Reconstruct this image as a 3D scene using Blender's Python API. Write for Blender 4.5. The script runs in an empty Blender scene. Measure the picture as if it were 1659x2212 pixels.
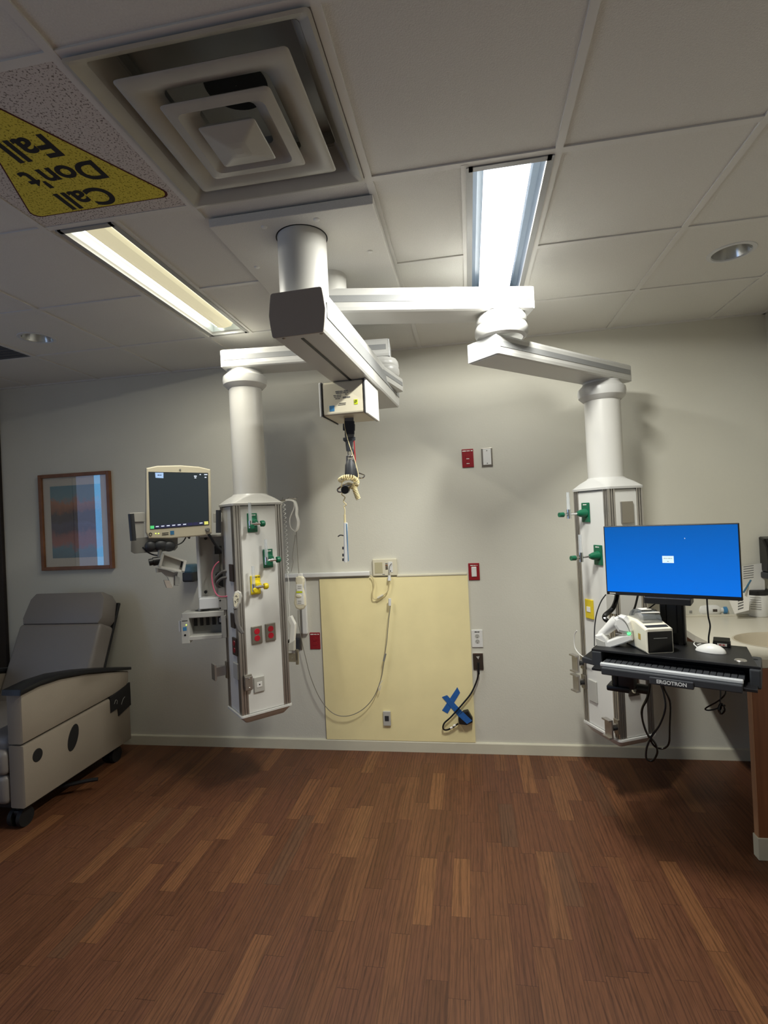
import bpy, bmesh, math, random
from mathutils import Vector, Matrix
random.seed(4)
PI = math.pi
SC = bpy.context.scene
COL = SC.collection

# ------------------------------------------------------------ camera
F_PX, EYE = 1127.698, 1.6226
CR = Vector((0.985584, 0.162359, -0.047585))
CU = Vector((0.04796, 0.00161, 0.998848))
CF = Vector((-0.162249, 0.98673, 0.0062))
cam = bpy.data.cameras.new('camera')
cam.sensor_fit = 'HORIZONTAL'
cam.sensor_width = 36.0
cam.lens = 36.0 * F_PX / 1659.0
cam.clip_start = 0.02
co = bpy.data.objects.new('camera', cam)
COL.objects.link(co)
m = Matrix((CR, CU, -CF)).transposed().to_4x4()
m.translation = Vector((0, 0, EYE))
co.matrix_world = m
SC.camera = co

# ------------------------------------------------------------ world and exposure
wd = bpy.data.worlds.new('world')
SC.world = wd
wd.use_nodes = True
wd.node_tree.nodes['Background'].inputs[0].default_value = (0.35, 0.5, 0.8, 1)
wd.node_tree.nodes['Background'].inputs[1].default_value = 0.6
SC.view_settings.view_transform = 'Standard'
SC.view_settings.look = 'None'
SC.view_settings.gamma = 1
SC.view_settings.use_curve_mapping = False
SC.view_settings.exposure = 0.2

# ------------------------------------------------------------ room numbers
CZ = 2.755          # ceiling height
WY = 3.554          # back wall
XL, XR, YF = -4.1, 1.85, -2.4
GX = [-3.946, -3.314, -2.72, -2.123, -1.519, -0.924, -0.281, 0.332, 0.929, 1.539]
GY = [1.098, 1.723, 2.341, 2.962]

# daylight from the window in the left wall
def area(name, loc, rot, sx, sy, power, col, spread=None):
    l = bpy.data.lights.new(name, 'AREA')
    l.shape = 'RECTANGLE'; l.size = sx; l.size_y = sy; l.energy = power; l.color = col
    if spread: l.spread = spread
    o = bpy.data.objects.new(name, l); COL.objects.link(o)
    o.location = loc; o.rotation_euler = rot
    return o
area('window_daylight', (XL + 0.06, -0.45, 1.5), (0, PI / 2 * -1, 0), 1.3, 1.4, 13, (0.42, 0.63, 1.0))
LAMP_R, LAMP_L = 42, 14

# ------------------------------------------------------------ helpers
def lin(h):
    if isinstance(h, str):
        c = [int(h[i:i + 2], 16) / 255 for i in (0, 2, 4)]
    else:
        c = [x / 255 for x in h]
    return tuple(x / 12.92 if x <= .04045 else ((x + .055) / 1.055) ** 2.4 for x in c) + (1,)

def mat(name, col, rough=.5, metal=0, spec=.5, emit=None, es=1, noise=0, nscale=8, bump=0, bscale=120, trans=0, alpha=1, coat=0):
    m = bpy.data.materials.new(name); m.use_nodes = True
    nt = m.node_tree; b = nt.nodes['Principled BSDF']
    c = lin(col)
    b.inputs['Base Color'].default_value = c
    b.inputs['Roughness'].default_value = rough
    b.inputs['Metallic'].default_value = metal
    b.inputs['Specular IOR Level'].default_value = spec
    b.inputs['Transmission Weight'].default_value = trans
    b.inputs['Coat Weight'].default_value = coat
    b.inputs['Alpha'].default_value = alpha
    if emit is not None:
        b.inputs['Emission Color'].default_value = lin(emit)
        b.inputs['Emission Strength'].default_value = es
    tc = nt.nodes.new('ShaderNodeTexCoord')
    if noise:
        n = nt.nodes.new('ShaderNodeTexNoise'); n.inputs['Scale'].default_value = nscale; n.inputs['Detail'].default_value = 4
        nt.links.new(tc.outputs['Object'], n.inputs['Vector'])
        r = nt.nodes.new('ShaderNodeValToRGB')
        r.color_ramp.elements[0].position = .3; r.color_ramp.elements[1].position = .7
        r.color_ramp.elements[0].color = tuple(x * (1 - noise) for x in c[:3]) + (1,)
        r.color_ramp.elements[1].color = tuple(min(1, x * (1 + noise)) for x in c[:3]) + (1,)
        nt.links.new(n.outputs['Fac'], r.inputs[0]); nt.links.new(r.outputs[0], b.inputs['Base Color'])
    if bump:
        n = nt.nodes.new('ShaderNodeTexNoise'); n.inputs['Scale'].default_value = bscale; n.inputs['Detail'].default_value = 3
        nt.links.new(tc.outputs['Object'], n.inputs['Vector'])
        bp = nt.nodes.new('ShaderNodeBump'); bp.inputs['Strength'].default_value = bump; bp.inputs['Distance'].default_value = .002
        nt.links.new(n.outputs['Fac'], bp.inputs['Height']); nt.links.new(bp.outputs[0], b.inputs['Normal'])
    return m

class NT:
    def __init__(s, m): s.t = m.node_tree; s.b = s.t.nodes['Principled BSDF']
    def n(s, kind, **kw):
        x = s.t.nodes.new('ShaderNode' + kind)
        for k, v in kw.items(): setattr(x, k, v)
        return x
    def l(s, a, b): s.t.links.new(a, b)
    def math(s, op, a, b=0.0, c=None):
        x = s.n('Math', operation=op)
        for i, v in enumerate((a, b) if c is None else (a, b, c)):
            if isinstance(v, (int, float)): x.inputs[i].default_value = v
            else: s.l(v, x.inputs[i])
        return x.outputs[0]

def ramp(x, stops, const=False):
    cr = x.color_ramp
    if const: cr.interpolation = 'CONSTANT'
    while len(cr.elements) > 1: cr.elements.remove(cr.elements[0])
    cr.elements[0].position = stops[0][0]; cr.elements[0].color = lin(stops[0][1])
    for p, c in stops[1:]:
        e = cr.elements.new(p); e.color = lin(c)

# floor: strip planks running away from the camera
def floor_mat():
    m = mat('wood_plank_floor', '5a3424', rough=.42, spec=.4); k = NT(m)
    tc = k.n('TexCoord'); sp = k.n('SeparateXYZ'); k.l(tc.outputs['Object'], sp.inputs[0])
    W = .0762
    xr = k.math('DIVIDE', sp.outputs[0], W)
    row = k.math('FLOOR', xr)
    w1 = k.n('TexWhiteNoise', noise_dimensions='1D'); k.l(row, w1.inputs['W'])
    L = k.math('MULTIPLY_ADD', w1.outputs['Value'], .22, .34)
    w2 = k.n('TexWhiteNoise', noise_dimensions='1D'); k.l(k.math('ADD', row, 37.3), w2.inputs['W'])
    yy = k.math('DIVIDE', k.math('ADD', sp.outputs[1], k.math('MULTIPLY', w2.outputs['Value'], 3.0)), L)
    seg = k.math('FLOOR', yy)
    cv = k.n('CombineXYZ'); k.l(row, cv.inputs[0]); k.l(seg, cv.inputs[1])
    w3 = k.n('TexWhiteNoise', noise_dimensions='3D'); k.l(cv.outputs[0], w3.inputs['Vector'])
    cr = k.n('ValToRGB'); ramp(cr, [(0, '613b24'), (.3, '6e452c'), (.55, '673f2a'), (.78, '734a2f'), (.93, '835736'), (1, '62422e')])
    k.l(w3.outputs['Value'], cr.inputs[0])
    # grain
    mp = k.n('Mapping'); mp.inputs['Scale'].default_value = (170, 9, 1)
    k.l(tc.outputs['Object'], mp.inputs[0])
    ad = k.n('VectorMath', operation='ADD'); k.l(mp.outputs[0], ad.inputs[0]); k.l(w3.outputs['Color'], ad.inputs[1])
    sc = k.n('VectorMath', operation='SCALE'); k.l(w3.outputs['Color'], sc.inputs[0]); sc.inputs['Scale'].default_value = 40
    k.l(sc.outputs[0], ad.inputs[1])
    ns = k.n('TexNoise'); ns.inputs['Scale'].default_value = 1.0; ns.inputs['Detail'].default_value = 5; ns.inputs['Distortion'].default_value = 1.2
    k.l(ad.outputs[0], ns.inputs['Vector'])
    gr = k.n('ValToRGB'); ramp(gr, [(.3, (165, 165, 165)), (.5, (225, 225, 225)), (.75, (255, 255, 255))])
    k.l(ns.outputs['Fac'], gr.inputs[0])
    mp2 = k.n('Mapping'); mp2.inputs['Scale'].default_value = (14, .8, 1); k.l(tc.outputs['Object'], mp2.inputs[0])
    ad2 = k.n('VectorMath', operation='ADD'); k.l(mp2.outputs[0], ad2.inputs[0]); k.l(sc.outputs[0], ad2.inputs[1])
    wv = k.n('TexWave', wave_type='BANDS', bands_direction='X'); wv.inputs['Scale'].default_value = 1.2; wv.inputs['Distortion'].default_value = 16; wv.inputs['Detail'].default_value = 2; wv.inputs['Detail Scale'].default_value = .8
    k.l(ad2.outputs[0], wv.inputs['Vector'])
    gw = k.n('ValToRGB'); ramp(gw, [(.02, (196, 190, 186)), (.3, (255, 255, 255))]); k.l(wv.outputs['Fac'], gw.inputs[0])
    mx = k.n('MixRGB', blend_type='MULTIPLY'); mx.inputs[0].default_value = .75; k.l(cr.outputs[0], mx.inputs[1]); k.l(gr.outputs[0], mx.inputs[2])
    mx2 = k.n('MixRGB', blend_type='MULTIPLY'); mx2.inputs[0].default_value = .7; k.l(mx.outputs[0], mx2.inputs[1]); k.l(gw.outputs[0], mx2.inputs[2])
    # seams
    fx = k.math('FRACT', xr); fy = k.math('FRACT', yy)
    sx = k.math('LESS_THAN', fx, .02); sy = k.math('LESS_THAN', fy, .006)
    sm = k.math('MULTIPLY', k.math('MAXIMUM', sx, sy), .45)
    mx3 = k.n('MixRGB', blend_type='MULTIPLY'); k.l(sm, mx3.inputs[0]); k.l(mx2.outputs[0], mx3.inputs[1]); mx3.inputs[2].default_value = (.12, .07, .05, 1)
    k.l(mx3.outputs[0], k.b.inputs['Base Color'])
    k.l(k.math('MULTIPLY_ADD', ns.outputs['Fac'], .2, .36), k.b.inputs['Roughness'])
    return m

def wood_mat(name, c1, c2, rough=.5, sc=(3, 3, 30)):
    m = mat(name, c1, rough=rough); k = NT(m)
    tc = k.n('TexCoord'); mp = k.n('Mapping'); mp.inputs['Scale'].default_value = sc; k.l(tc.outputs['Object'], mp.inputs[0])
    ns = k.n('TexNoise'); ns.inputs['Scale'].default_value = 1.5; ns.inputs['Detail'].default_value = 5; k.l(mp.outputs[0], ns.inputs['Vector'])
    r = k.n('ValToRGB'); ramp(r, [(.3, c1), (.7, c2)]); k.l(ns.outputs['Fac'], r.inputs[0]); k.l(r.outputs[0], k.b.inputs['Base Color'])
    return m

def speckle_mat(name, base, dots):
    m = mat(name, base, rough=.9, spec=.1); k = NT(m)
    tc = k.n('TexCoord'); ns = k.n('TexNoise'); ns.inputs['Scale'].default_value = 170; ns.inputs['Detail'].default_value = 2; k.l(tc.outputs['Object'], ns.inputs['Vector'])
    r = k.n('ValToRGB'); ramp(r, [(0, dots), (.36, dots), (.44, base), (1, base)]); k.l(ns.outputs['Fac'], r.inputs[0]); k.l(r.outputs[0], k.b.inputs['Base Color'])
    return m

def art_mat():
    # generic desert landscape print mirrored in water
    m = mat('landscape_print', '8a93a8', rough=.6); k = NT(m)
    tc = k.n('TexCoord'); sp = k.n('SeparateXYZ'); k.l(tc.outputs['Generated'], sp.inputs[0])
    ns = k.n('TexNoise'); ns.inputs['Scale'].default_value = 3.5; ns.inputs['Detail'].default_value = 6; ns.inputs['Roughness'].default_value = .7
    k.l(tc.outputs['Generated'], ns.inputs['Vector'])
    z = k.math('ADD', sp.outputs[2], k.math('MULTIPLY_ADD', ns.outputs['Fac'], .42, -.21))
    r = k.n('ValToRGB')
    ramp(r, [(0, '3f6f86'), (.13, '4a7d95'), (.2, '9c5a5e'), (.3, '8c4f58'), (.38, '2f2a52'), (.44, '3d3c63'), (.5, '26213f'), (.6, '2b2340'), (.66, '7d4438'), (.78, 'a86a50'), (.84, '5c8795'), (1, '4c8497')])
    k.l(z, r.inputs[0]); k.l(r.outputs[0], k.b.inputs['Base Color'])
    return m

def screen_mat(name, top, bot, es):
    m = mat(name, '050608', rough=.15); k = NT(m)
    tc = k.n('TexCoord'); sp = k.n('SeparateXYZ'); k.l(tc.outputs['Generated'], sp.inputs[0])
    r = k.n('ValToRGB'); ramp(r, [(0, bot), (1, top)]); k.l(sp.outputs[2], r.inputs[0])
    k.l(r.outputs[0], k.b.inputs['Emission Color']); k.b.inputs['Emission Strength'].default_value = es
    return m

M_ = dict(
    wall=mat('painted_wall', 'd2cfc2', rough=.75, spec=.25, bump=.25, bscale=90, noise=.015, nscale=3),
    ceil=mat('ceiling_tile', 'd8d6d0', rough=.9, spec=.1, noise=.04, nscale=220, bump=.6, bscale=260),
    tee=mat('tee_bar_paint', 'd6d4cf', rough=.5),
    base=mat('baseboard_paint', 'cdc8b4', rough=.55, noise=.05, nscale=4),
    floor=floor_mat(),
    white=mat('white_powder_coat', 'd0cec8', rough=.35),
    arm=mat('arm_white', 'c8c7c3', rough=.32),
    stripe=mat('grey_stripe', '8f9090', rough=.5, bump=.3, bscale=300),
    endcap=mat('grey_end_cap', 'a0968c', rough=.5),
    capwhite=mat('pale_end_cap', 'cfd0d0', rough=.4),
    alu=mat('brushed_aluminium', 'b3afaa', rough=.3, metal=.85, noise=.08, nscale=5),
    steel=mat('stainless_plate', '9c968c', rough=.35, metal=.8),
    chrome=mat('chrome', 'd8d8d8', rough=.12, metal=1),
    panel=mat('column_panel', 'dcdbd6', rough=.4),
    cream=mat('cream_plastic', 'd8d0b8', rough=.45),
    ivory=mat('ivory_plastic', 'd9d2ba', rough=.45),
    board=mat('yellowed_board', 'f4e6b0', rough=.6, noise=.04, nscale=5),
    whitep=mat('white_plastic', 'e0dfdb', rough=.35),
    black=mat('black_plastic', '141416', rough=.45),
    gloss=mat('gloss_black', '0b0a0a', rough=.2),
    dark=mat('dark_grey_plastic', '303236', rough=.5),
    grey=mat('grey_plastic', '85847f', rough=.5),
    lgrey=mat('light_grey_plastic', 'b5b3ac', rough=.5),
    red=mat('red_plate', '8f1822', rough=.4),
    redo=mat('red_receptacle', 'c01a2e', rough=.4),
    green=mat('green_plate', '0d6143', rough=.35),
    yellow=mat('yellow_plate', 'e0c81a', rough=.35),
    yel2=mat('yellow_outlet', 'd8bf22', rough=.4),
    brown=mat('brown_plate', '3b322b', rough=.4),
    blue=mat('blue_sticker', '3f7fae', rough=.5),
    tape=mat('blue_tape', '2560a8', rough=.6, noise=.1, nscale=40),
    lime=mat('lime_sticker', 'c2cf1e', rough=.5),
    ink=mat('ink', '2a2a2a', rough=.7),
    inkl=mat('grey_ink', '6b6a68', rough=.7),
    pink=mat('pink_hose', 'e0718c', rough=.5),
    hose=mat('grey_hose', '6e6b68', rough=.5),
    coil=mat('cream_cord', 'd2c394', rough=.5),
    wire=mat('grey_wire', '7c776c', rough=.5),
    clear=mat('clear_plastic', 'd8dde0', rough=.1, alpha=.4, spec=.6),
    smoke=mat('smoked_clear_plastic', '6d7377', rough=.1, alpha=.5, spec=.6),
    teal=mat('blue_grey_container', '4f6f82', rough=.3, alpha=.85),
    strap=mat('grey_webbing', '6d6c69', rough=.8), strapd=mat('dark_webbing', '33353a', rough=.8),
    redstrap=mat('red_webbing', 'a01c28', rough=.8),
    vinyl=mat('taupe_vinyl', '8b8173', rough=.45, bump=.2, bscale=200),
    vinyl2=mat('grey_vinyl', '7d7772', rough=.45, bump=.2, bscale=200),
    armpad=mat('black_armrest', '101114', rough=.4),
    darkwood=wood_mat('dark_brown_laminate', '1c1310', '241913', rough=.5),
    cabwood=wood_mat('cabinet_wood', '7a4a2c', '8f5a38', rough=.45, sc=(30, 30, 2)),
    edgewood=wood_mat('oak_edge', 'a47a58', 'b58a68', rough=.5, sc=(30, 30, 2)),
    frame=wood_mat('picture_frame_wood', '6e4529', '835638', rough=.4, sc=(8, 8, 8)),
    mat_=mat('picture_mat', 'c9c2b6', rough=.8),
    art=art_mat(),
    glass=mat('picture_glass', 'ffffff', rough=.02, spec=1.0, alpha=.12),
    counter=mat('counter_solid', 'd6d0c0', rough=.3, noise=.03, nscale=300),
    sink=mat('sink_bowl', 'c3b8a2', rough=.3),
    vent=mat('diffuser_metal', 'b2b0a6', rough=.35, noise=.08, nscale=6),
    ventdark=mat('duct_dark', '1d1d1d', rough=.8),
    grille=mat('grey_grille', '55565a', rough=.6),
    tilesp=speckle_mat('speckled_tile', 'cfc8c2', '7a716a'),
    signy=speckle_mat('speckled_yellow', 'd8c954', '8f8330'),
    signr=mat('dark_red_border', '4a1418', rough=.9), signink=mat('sign_ink', '1e1c1e', rough=.9),
    blueScreen=screen_mat('blue_screen', (0, 93, 180), (0, 113, 228), .88),
    darkScreen=screen_mat('dark_screen', (48, 55, 58), (40, 46, 48), .9),
    ui_white=mat('ui_white', '111111', emit='dfe8f2', es=.9),
    ui_blue=mat('ui_blue', '111111', emit='a9c8ee', es=.9),
    ui_navy=mat('ui_navy', '050505', emit='2a2a48', es=.9),
    ui_green=mat('ui_green', '111111', emit='54d07a', es=.9),
    ui_yellow=mat('ui_yellow', '111111', emit='e0dc70', es=.9),
    led=mat('green_led', '111111', emit='60ff90', es=1.6),
    led_y=mat('lime_led', '111111', emit='d8ff60', es=1.6),
    paper=mat('printed_paper', 'd4d2cc', rough=.8),
    label=mat('paper_label', 'e4e0d8', rough=.8),
    pen=mat('blue_pen', '2f5f7a', rough=.4),
    rubber=mat('black_rubber', '0c0c0c', rough=.7),
    reflector=mat('lamp_reflector', 'c0c8ca', rough=.3, metal=.3),
    housing=mat('troffer_frame', '9c9c9a', rough=.4),
    cone=mat('downlight_reflector', 'c8c8c4', rough=.2, metal=.7),
)

gm = M_['glass']; gt = gm.node_tree
gt.nodes.remove(gt.nodes['Principled BSDF'])
g1 = gt.nodes.new('ShaderNodeBsdfTransparent'); g2 = gt.nodes.new('ShaderNodeBsdfGlossy'); g2.inputs['Roughness'].default_value = .01
g3 = gt.nodes.new('ShaderNodeMixShader'); g3.inputs[0].default_value = .13
gt.links.new(g1.outputs[0], g3.inputs[1]); gt.links.new(g2.outputs[0], g3.inputs[2]); gt.links.new(g3.outputs[0], gt.nodes['Material Output'].inputs[0])

MW = {}
def W4(o): return MW.get(o.name, Matrix.Identity(4)) if o else Matrix.Identity(4)

class MB:
    """collects shapes; matrix A places everything in world coordinates"""
    def __init__(s, A=None): s.bm = bmesh.new(); s.A = A.copy() if A else Matrix.Identity(4); s.smooth = False
    def _add(s, tmp):
        tmp.transform(s.A)
        me = bpy.data.meshes.new('t'); tmp.to_mesh(me); tmp.free(); s.bm.from_mesh(me); bpy.data.meshes.remove(me)
        return s
    def box(s, x0, x1, y0, y1, z0, z1, bev=0, seg=2, T=None):
        t = bmesh.new(); bmesh.ops.create_cube(t, size=1)
        for v in t.verts: v.co = Vector(((x0 + x1) / 2 + v.co.x * (x1 - x0), (y0 + y1) / 2 + v.co.y * (y1 - y0), (z0 + z1) / 2 + v.co.z * (z1 - z0)))
        if bev: bmesh.ops.bevel(t, geom=t.edges[:], offset=min(bev, .49 * min(abs(x1 - x0), abs(y1 - y0), abs(z1 - z0))), segments=seg, affect='EDGES', profile=.5)
        if T: t.transform(T)
        return s._add(t)
    def prism(s, pts, axis, a, b, bev=0, T=None):
        """polygon pts in the two other axes, extruded along axis from a to b"""
        t = bmesh.new()
        def P(u, v, w): return {'x': (w, u, v), 'y': (u, w, v), 'z': (u, v, w)}[axis]
        lo = [t.verts.new(P(u, v, a)) for u, v in pts]; hi = [t.verts.new(P(u, v, b)) for u, v in pts]
        n = len(pts)
        f1 = t.faces.new(lo); f2 = t.faces.new(hi[::-1])
        for i in range(n): t.faces.new((lo[i], hi[i], hi[(i + 1) % n], lo[(i + 1) % n]))
        bmesh.ops.recalc_face_normals(t, faces=t.faces[:])
        if bev:
            es = [e for e in t.edges if e in set(f1.edges) | set(f2.edges)]
            bmesh.ops.bevel(t, geom=es, offset=bev, segments=2, affect='EDGES', profile=.5)
        if T: t.transform(T)
        return s._add(t)
    def cyl(s, p, q, r, r2=None, n=24, caps=True):
        p = Vector(p); q = Vector(q); d = q - p
        t = bmesh.new(); bmesh.ops.create_cone(t, cap_ends=caps, segments=n, radius1=r, radius2=r if r2 is None else r2, depth=d.length)
        t.transform(Matrix.Translation((p + q) / 2) @ d.to_track_quat('Z', 'Y').to_matrix().to_4x4())
        s.smooth = True
        return s._add(t)
    def lathe(s, prof, c=(0, 0, 0), n=40, axis='z'):
        """prof: list of (r, h)"""
        t = bmesh.new(); rings = []
        for r, h in prof:
            if r < 1e-6: rings.append([t.verts.new((0, 0, h))])
            else: rings.append([t.verts.new((r * math.cos(2 * PI * i / n), r * math.sin(2 * PI * i / n), h)) for i in range(n)])
        for a, b in zip(rings, rings[1:]):
            for i in range(n):
                j = (i + 1) % n
                if len(a) == 1 and len(b) == 1: continue
                if len(a) == 1: t.faces.new((a[0], b[j], b[i]))
                elif len(b) == 1: t.faces.new((a[i], a[j], b[0]))
                else: t.faces.new((a[i], a[j], b[j], b[i]))
        bmesh.ops.recalc_face_normals(t, faces=t.faces[:])
        R = {'z': Matrix.Identity(4), 'y': Matrix.Rotation(PI / 2, 4, 'X'), 'x': Matrix.Rotation(PI / 2, 4, 'Y')}[axis]
        t.transform(Matrix.Translation(c) @ R)
        s.smooth = True
        return s._add(t)
    def tube(s, pts, r, n=8, sub=6, closed=False):
        P = [Vector(p) for p in pts]
        if sub > 1 and len(P) > 2:
            Q = []
            N = len(P)
            for i in range(N if closed else N - 1):
                p0 = P[(i - 1) % N] if closed or i > 0 else P[0] * 2 - P[1]
                p1, p2 = P[i], P[(i + 1) % N]
                p3 = P[(i + 2) % N] if closed or i < N - 2 else P[-1] * 2 - P[-2]
                for k in range(sub):
                    u = k / sub
                    Q.append(.5 * ((2 * p1) + (p2 - p0) * u + (2 * p0 - 5 * p1 + 4 * p2 - p3) * u * u + (3 * p1 - p0 - 3 * p2 + p3) * u ** 3))
            if not closed: Q.append(P[-1])
        else: Q = P
        t = bmesh.new(); rings = []; N = len(Q); up = None
        for i in range(N):
            d = (Q[(i + 1) % N] - Q[i - 1]) if closed or 0 < i < N - 1 else (Q[1] - Q[0] if i == 0 else Q[-1] - Q[-2])
            if d.length < 1e-9: d = Vector((0, 0, 1))
            d.normalize()
            if up is None: up = d.orthogonal().normalized()
            up = (up - d * up.dot(d));
            if up.length < 1e-6: up = d.orthogonal()
            up.normalize(); sd = d.cross(up)
            rings.append([t.verts.new(Q[i] + (up * math.cos(2 * PI * k / n) + sd * math.sin(2 * PI * k / n)) * r) for k in range(n)])
        for i in range(N if closed else N - 1):
            a, b = rings[i], rings[(i + 1) % N]
            for k in range(n): t.faces.new((a[k], a[(k + 1) % n], b[(k + 1) % n], b[k]))
        if not closed: t.faces.new(rings[0][::-1]); t.faces.new(rings[-1])
        bmesh.ops.recalc_face_normals(t, faces=t.faces[:])
        s.smooth = True
        return s._add(t)
    def loft(s, rings, cap=True):
        t = bmesh.new(); R = [[t.verts.new(p) for p in r] for r in rings]; n = len(R[0])
        for a, b in zip(R, R[1:]):
            for i in range(n): t.faces.new((a[i], a[(i + 1) % n], b[(i + 1) % n], b[i]))
        if cap: t.faces.new(R[0][::-1]); t.faces.new(R[-1])
        bmesh.ops.recalc_face_normals(t, faces=t.faces[:])
        return s._add(t)
    def ball(s, c, rx, ry=None, rz=None, n=20, T=None):
        t = bmesh.new(); bmesh.ops.create_uvsphere(t, u_segments=n, v_segments=n // 2 + 2, radius=1)
        ry = ry or rx; rz = rz or rx
        for v in t.verts: v.co = Vector((v.co.x * rx, v.co.y * ry, v.co.z * rz))
        if T: t.transform(T)
        t.transform(Matrix.Translation(c)); s.smooth = True
        return s._add(t)
    def marks(s, txt, size, T, ext=.0004):
        """print too small to read in the photograph: one short stroke per word"""
        w = size * .52; x = -len(txt) * w / 2
        for word in txt.split(' '):
            L = len(word) * w
            if L > 0:
                s.box(x, x + L * .48, -size * .30, size * .30, 0, ext * 2, T=T); s.box(x + L * .55, x + L, -size * .26, size * .22, 0, ext * 2, T=T)
            x += L + w
        return s
    def text(s, txt, size, T, ext=.0004, align='CENTER', bold=0):
        cu = bpy.data.curves.new('txt', 'FONT'); cu.body = txt; cu.size = size; cu.align_x = align; cu.align_y = 'CENTER'; cu.extrude = ext; cu.offset = bold
        o = bpy.data.objects.new('txt', cu); COL.objects.link(o)
        bpy.context.view_layer.update()
        me = bpy.data.meshes.new_from_object(o.evaluated_get(bpy.context.evaluated_depsgraph_get()))
        bpy.data.objects.remove(o); bpy.data.curves.remove(cu)
        t = bmesh.new(); t.from_mesh(me); bpy.data.meshes.remove(me)
        t.transform(T)
        return s._add(t)

FRONT = Matrix.Rotation(PI / 2, 4, 'X')          # text standing up, read from -Y
def fr(x, y, z): return Matrix.Translation((x, y, z)) @ FRONT

def tagit(o, label=None, cat=None, group=None, kind=None):
    if label: o['label'] = label
    if cat: o['category'] = cat
    if group: o['group'] = group
    if kind: o['kind'] = kind
    return o

def thing(name, label, cat, loc, group=None, rz=0):
    o = bpy.data.objects.new(name, None); COL.objects.link(o)
    o.empty_display_size = .05
    o.location = loc; o.rotation_euler = (0, 0, rz)
    MW[o.name] = Matrix.Translation(loc) @ Matrix.Rotation(rz, 4, 'Z')
    return tagit(o, label, cat, group)

def part(name, mb, m, parent, label=None, smooth=None):
    A = W4(parent)
    mb.bm.transform(A.inverted())
    me = bpy.data.meshes.new(name); mb.bm.to_mesh(me); mb.bm.free()
    me.materials.append(M_[m] if isinstance(m, str) else m)
    o = bpy.data.objects.new(name, me); COL.objects.link(o); o.parent = parent
    MW[o.name] = A
    if label: o['label'] = label
    if smooth or (smooth is None and mb.smooth):
        me.polygons.foreach_set('use_smooth', [True] * len(me.polygons))
        try: me.set_sharp_from_angle(angle=math.radians(35))
        except Exception: pass
    return o

def solo(name, mb, m, label, cat, group=None):
    """a thing that is one mesh; its origin goes to its base"""
    vs = [v.co for v in mb.bm.verts]
    lo = Vector([min(v[i] for v in vs) for i in range(3)]); hi = Vector([max(v[i] for v in vs) for i in range(3)])
    c = Vector(((lo.x + hi.x) / 2, (lo.y + hi.y) / 2, lo.z))
    mb.bm.transform(Matrix.Translation(-c))
    o = part(name, mb, m, None); o.location = c
    MW[o.name] = Matrix.Translation(c)
    return tagit(o, label, cat, group)

def struct(name, mb, m):
    o = part(name, mb, m, None); o['kind'] = 'structure'; return o

# measuring: where the sight line of a photograph pixel meets a real plane
def ray(px, py): return CF + CR * ((px - 829.5) / F_PX) + CU * ((1106 - py) / F_PX)
EY = Vector((0, 0, EYE))
def atY(px, py, y): d = ray(px, py); return EY + d * (y / d.y)
def atZ(px, py, z): d = ray(px, py); return EY + d * ((z - EYE) / d.z)
def atX(px, py, x): d = ray(px, py); return EY + d * (x / d.x)
def on(A, px, py, off=0.0):
    """local (x, z) on the plane y = off of frame A"""
    I = A.inverted(); o = I @ EY; d = I.to_3x3() @ ray(px, py)
    p = o + d * ((off - o.y) / d.y)
    return p.x, p.z
def frame(o, ex):
    ex = Vector((ex[0], ex[1], 0)).normalized(); ey = Vector((-ex.y, ex.x, 0))
    m = Matrix.Identity(4)
    for i, v in enumerate((ex, ey, Vector((0, 0, 1)), Vector(o))):
        for j in range(3): m[j][i] = v[j]
    return m
def rect(A, x0, y0, x1, y1, off=0.0):
    a = on(A, x0, y0, off); b = on(A, x1, y1, off); c = on(A, x0, y1, off); d = on(A, x1, y0, off)
    xs0 = (a[0] + c[0]) / 2; xs1 = (b[0] + d[0]) / 2; z1 = (a[1] + d[1]) / 2; z0 = (b[1] + c[1]) / 2
    return min(xs0, xs1), max(xs0, xs1), min(z0, z1), max(z0, z1)

WALL = frame((0, WY, 0), (1, 0))

# ============================================================ structure
b = MB(); b.box(XL - .1, XR + .1, YF - .1, WY + .1, -.1, 0); struct('floor', b, 'floor')
b = MB(); b.box(XL - .1, XR + .1, WY, WY + .1, 0, CZ + .4); struct('wall_back', b, 'wall')
b = MB(); b.box(XR, XR + .1, YF, WY, 0, CZ + .4); struct('wall_right', b, 'wall')
b = MB(); b.box(XL - .1, XR + .1, YF - .1, YF, 0, CZ + .4); struct('wall_front', b, 'wall')
WIN = (-1.2, 2.2, .75, 2.4)
b = MB()
b.box(XL - .1, XL, YF, WIN[0], 0, CZ + .4); b.box(XL - .1, XL, WIN[1], WY, 0, CZ + .4)
b.box(XL - .1, XL, WIN[0], WIN[1], 0, WIN[2]); b.box(XL - .1, XL, WIN[0], WIN[1], WIN[3], CZ + .4)
struct('wall_left', b, 'wall')
w1 = MB()
for (a, c, d, e) in ((WIN[0], WIN[0] + .05, WIN[2], WIN[3]), (WIN[1] - .05, WIN[1], WIN[2], WIN[3]), (WIN[0], WIN[1], WIN[2], WIN[2] + .05), (WIN[0], WIN[1], WIN[3] - .05, WIN[3]), (.12, .16, WIN[2], WIN[3])):
    w1.box(XL - .08, XL + .01, a, c, d, e)
win = struct('window_1', w1, 'whitep')
shade = mat('sheer_shade', '8a8f9c', rough=.8, emit=(150, 162, 196), es=.75)
for q0, q1 in ((WIN[0] + .05, 1.70), (1.80, WIN[1] - .05)):
    b = MB(); b.box(XL - .06, XL - .055, q0, q1, WIN[2] + .05, WIN[3] - .05); part('shade', b, shade, win)
b = MB(); b.box(XL - .06, XL - .055, 1.70, 1.80, WIN[2] + .05, WIN[3] - .05)
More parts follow.
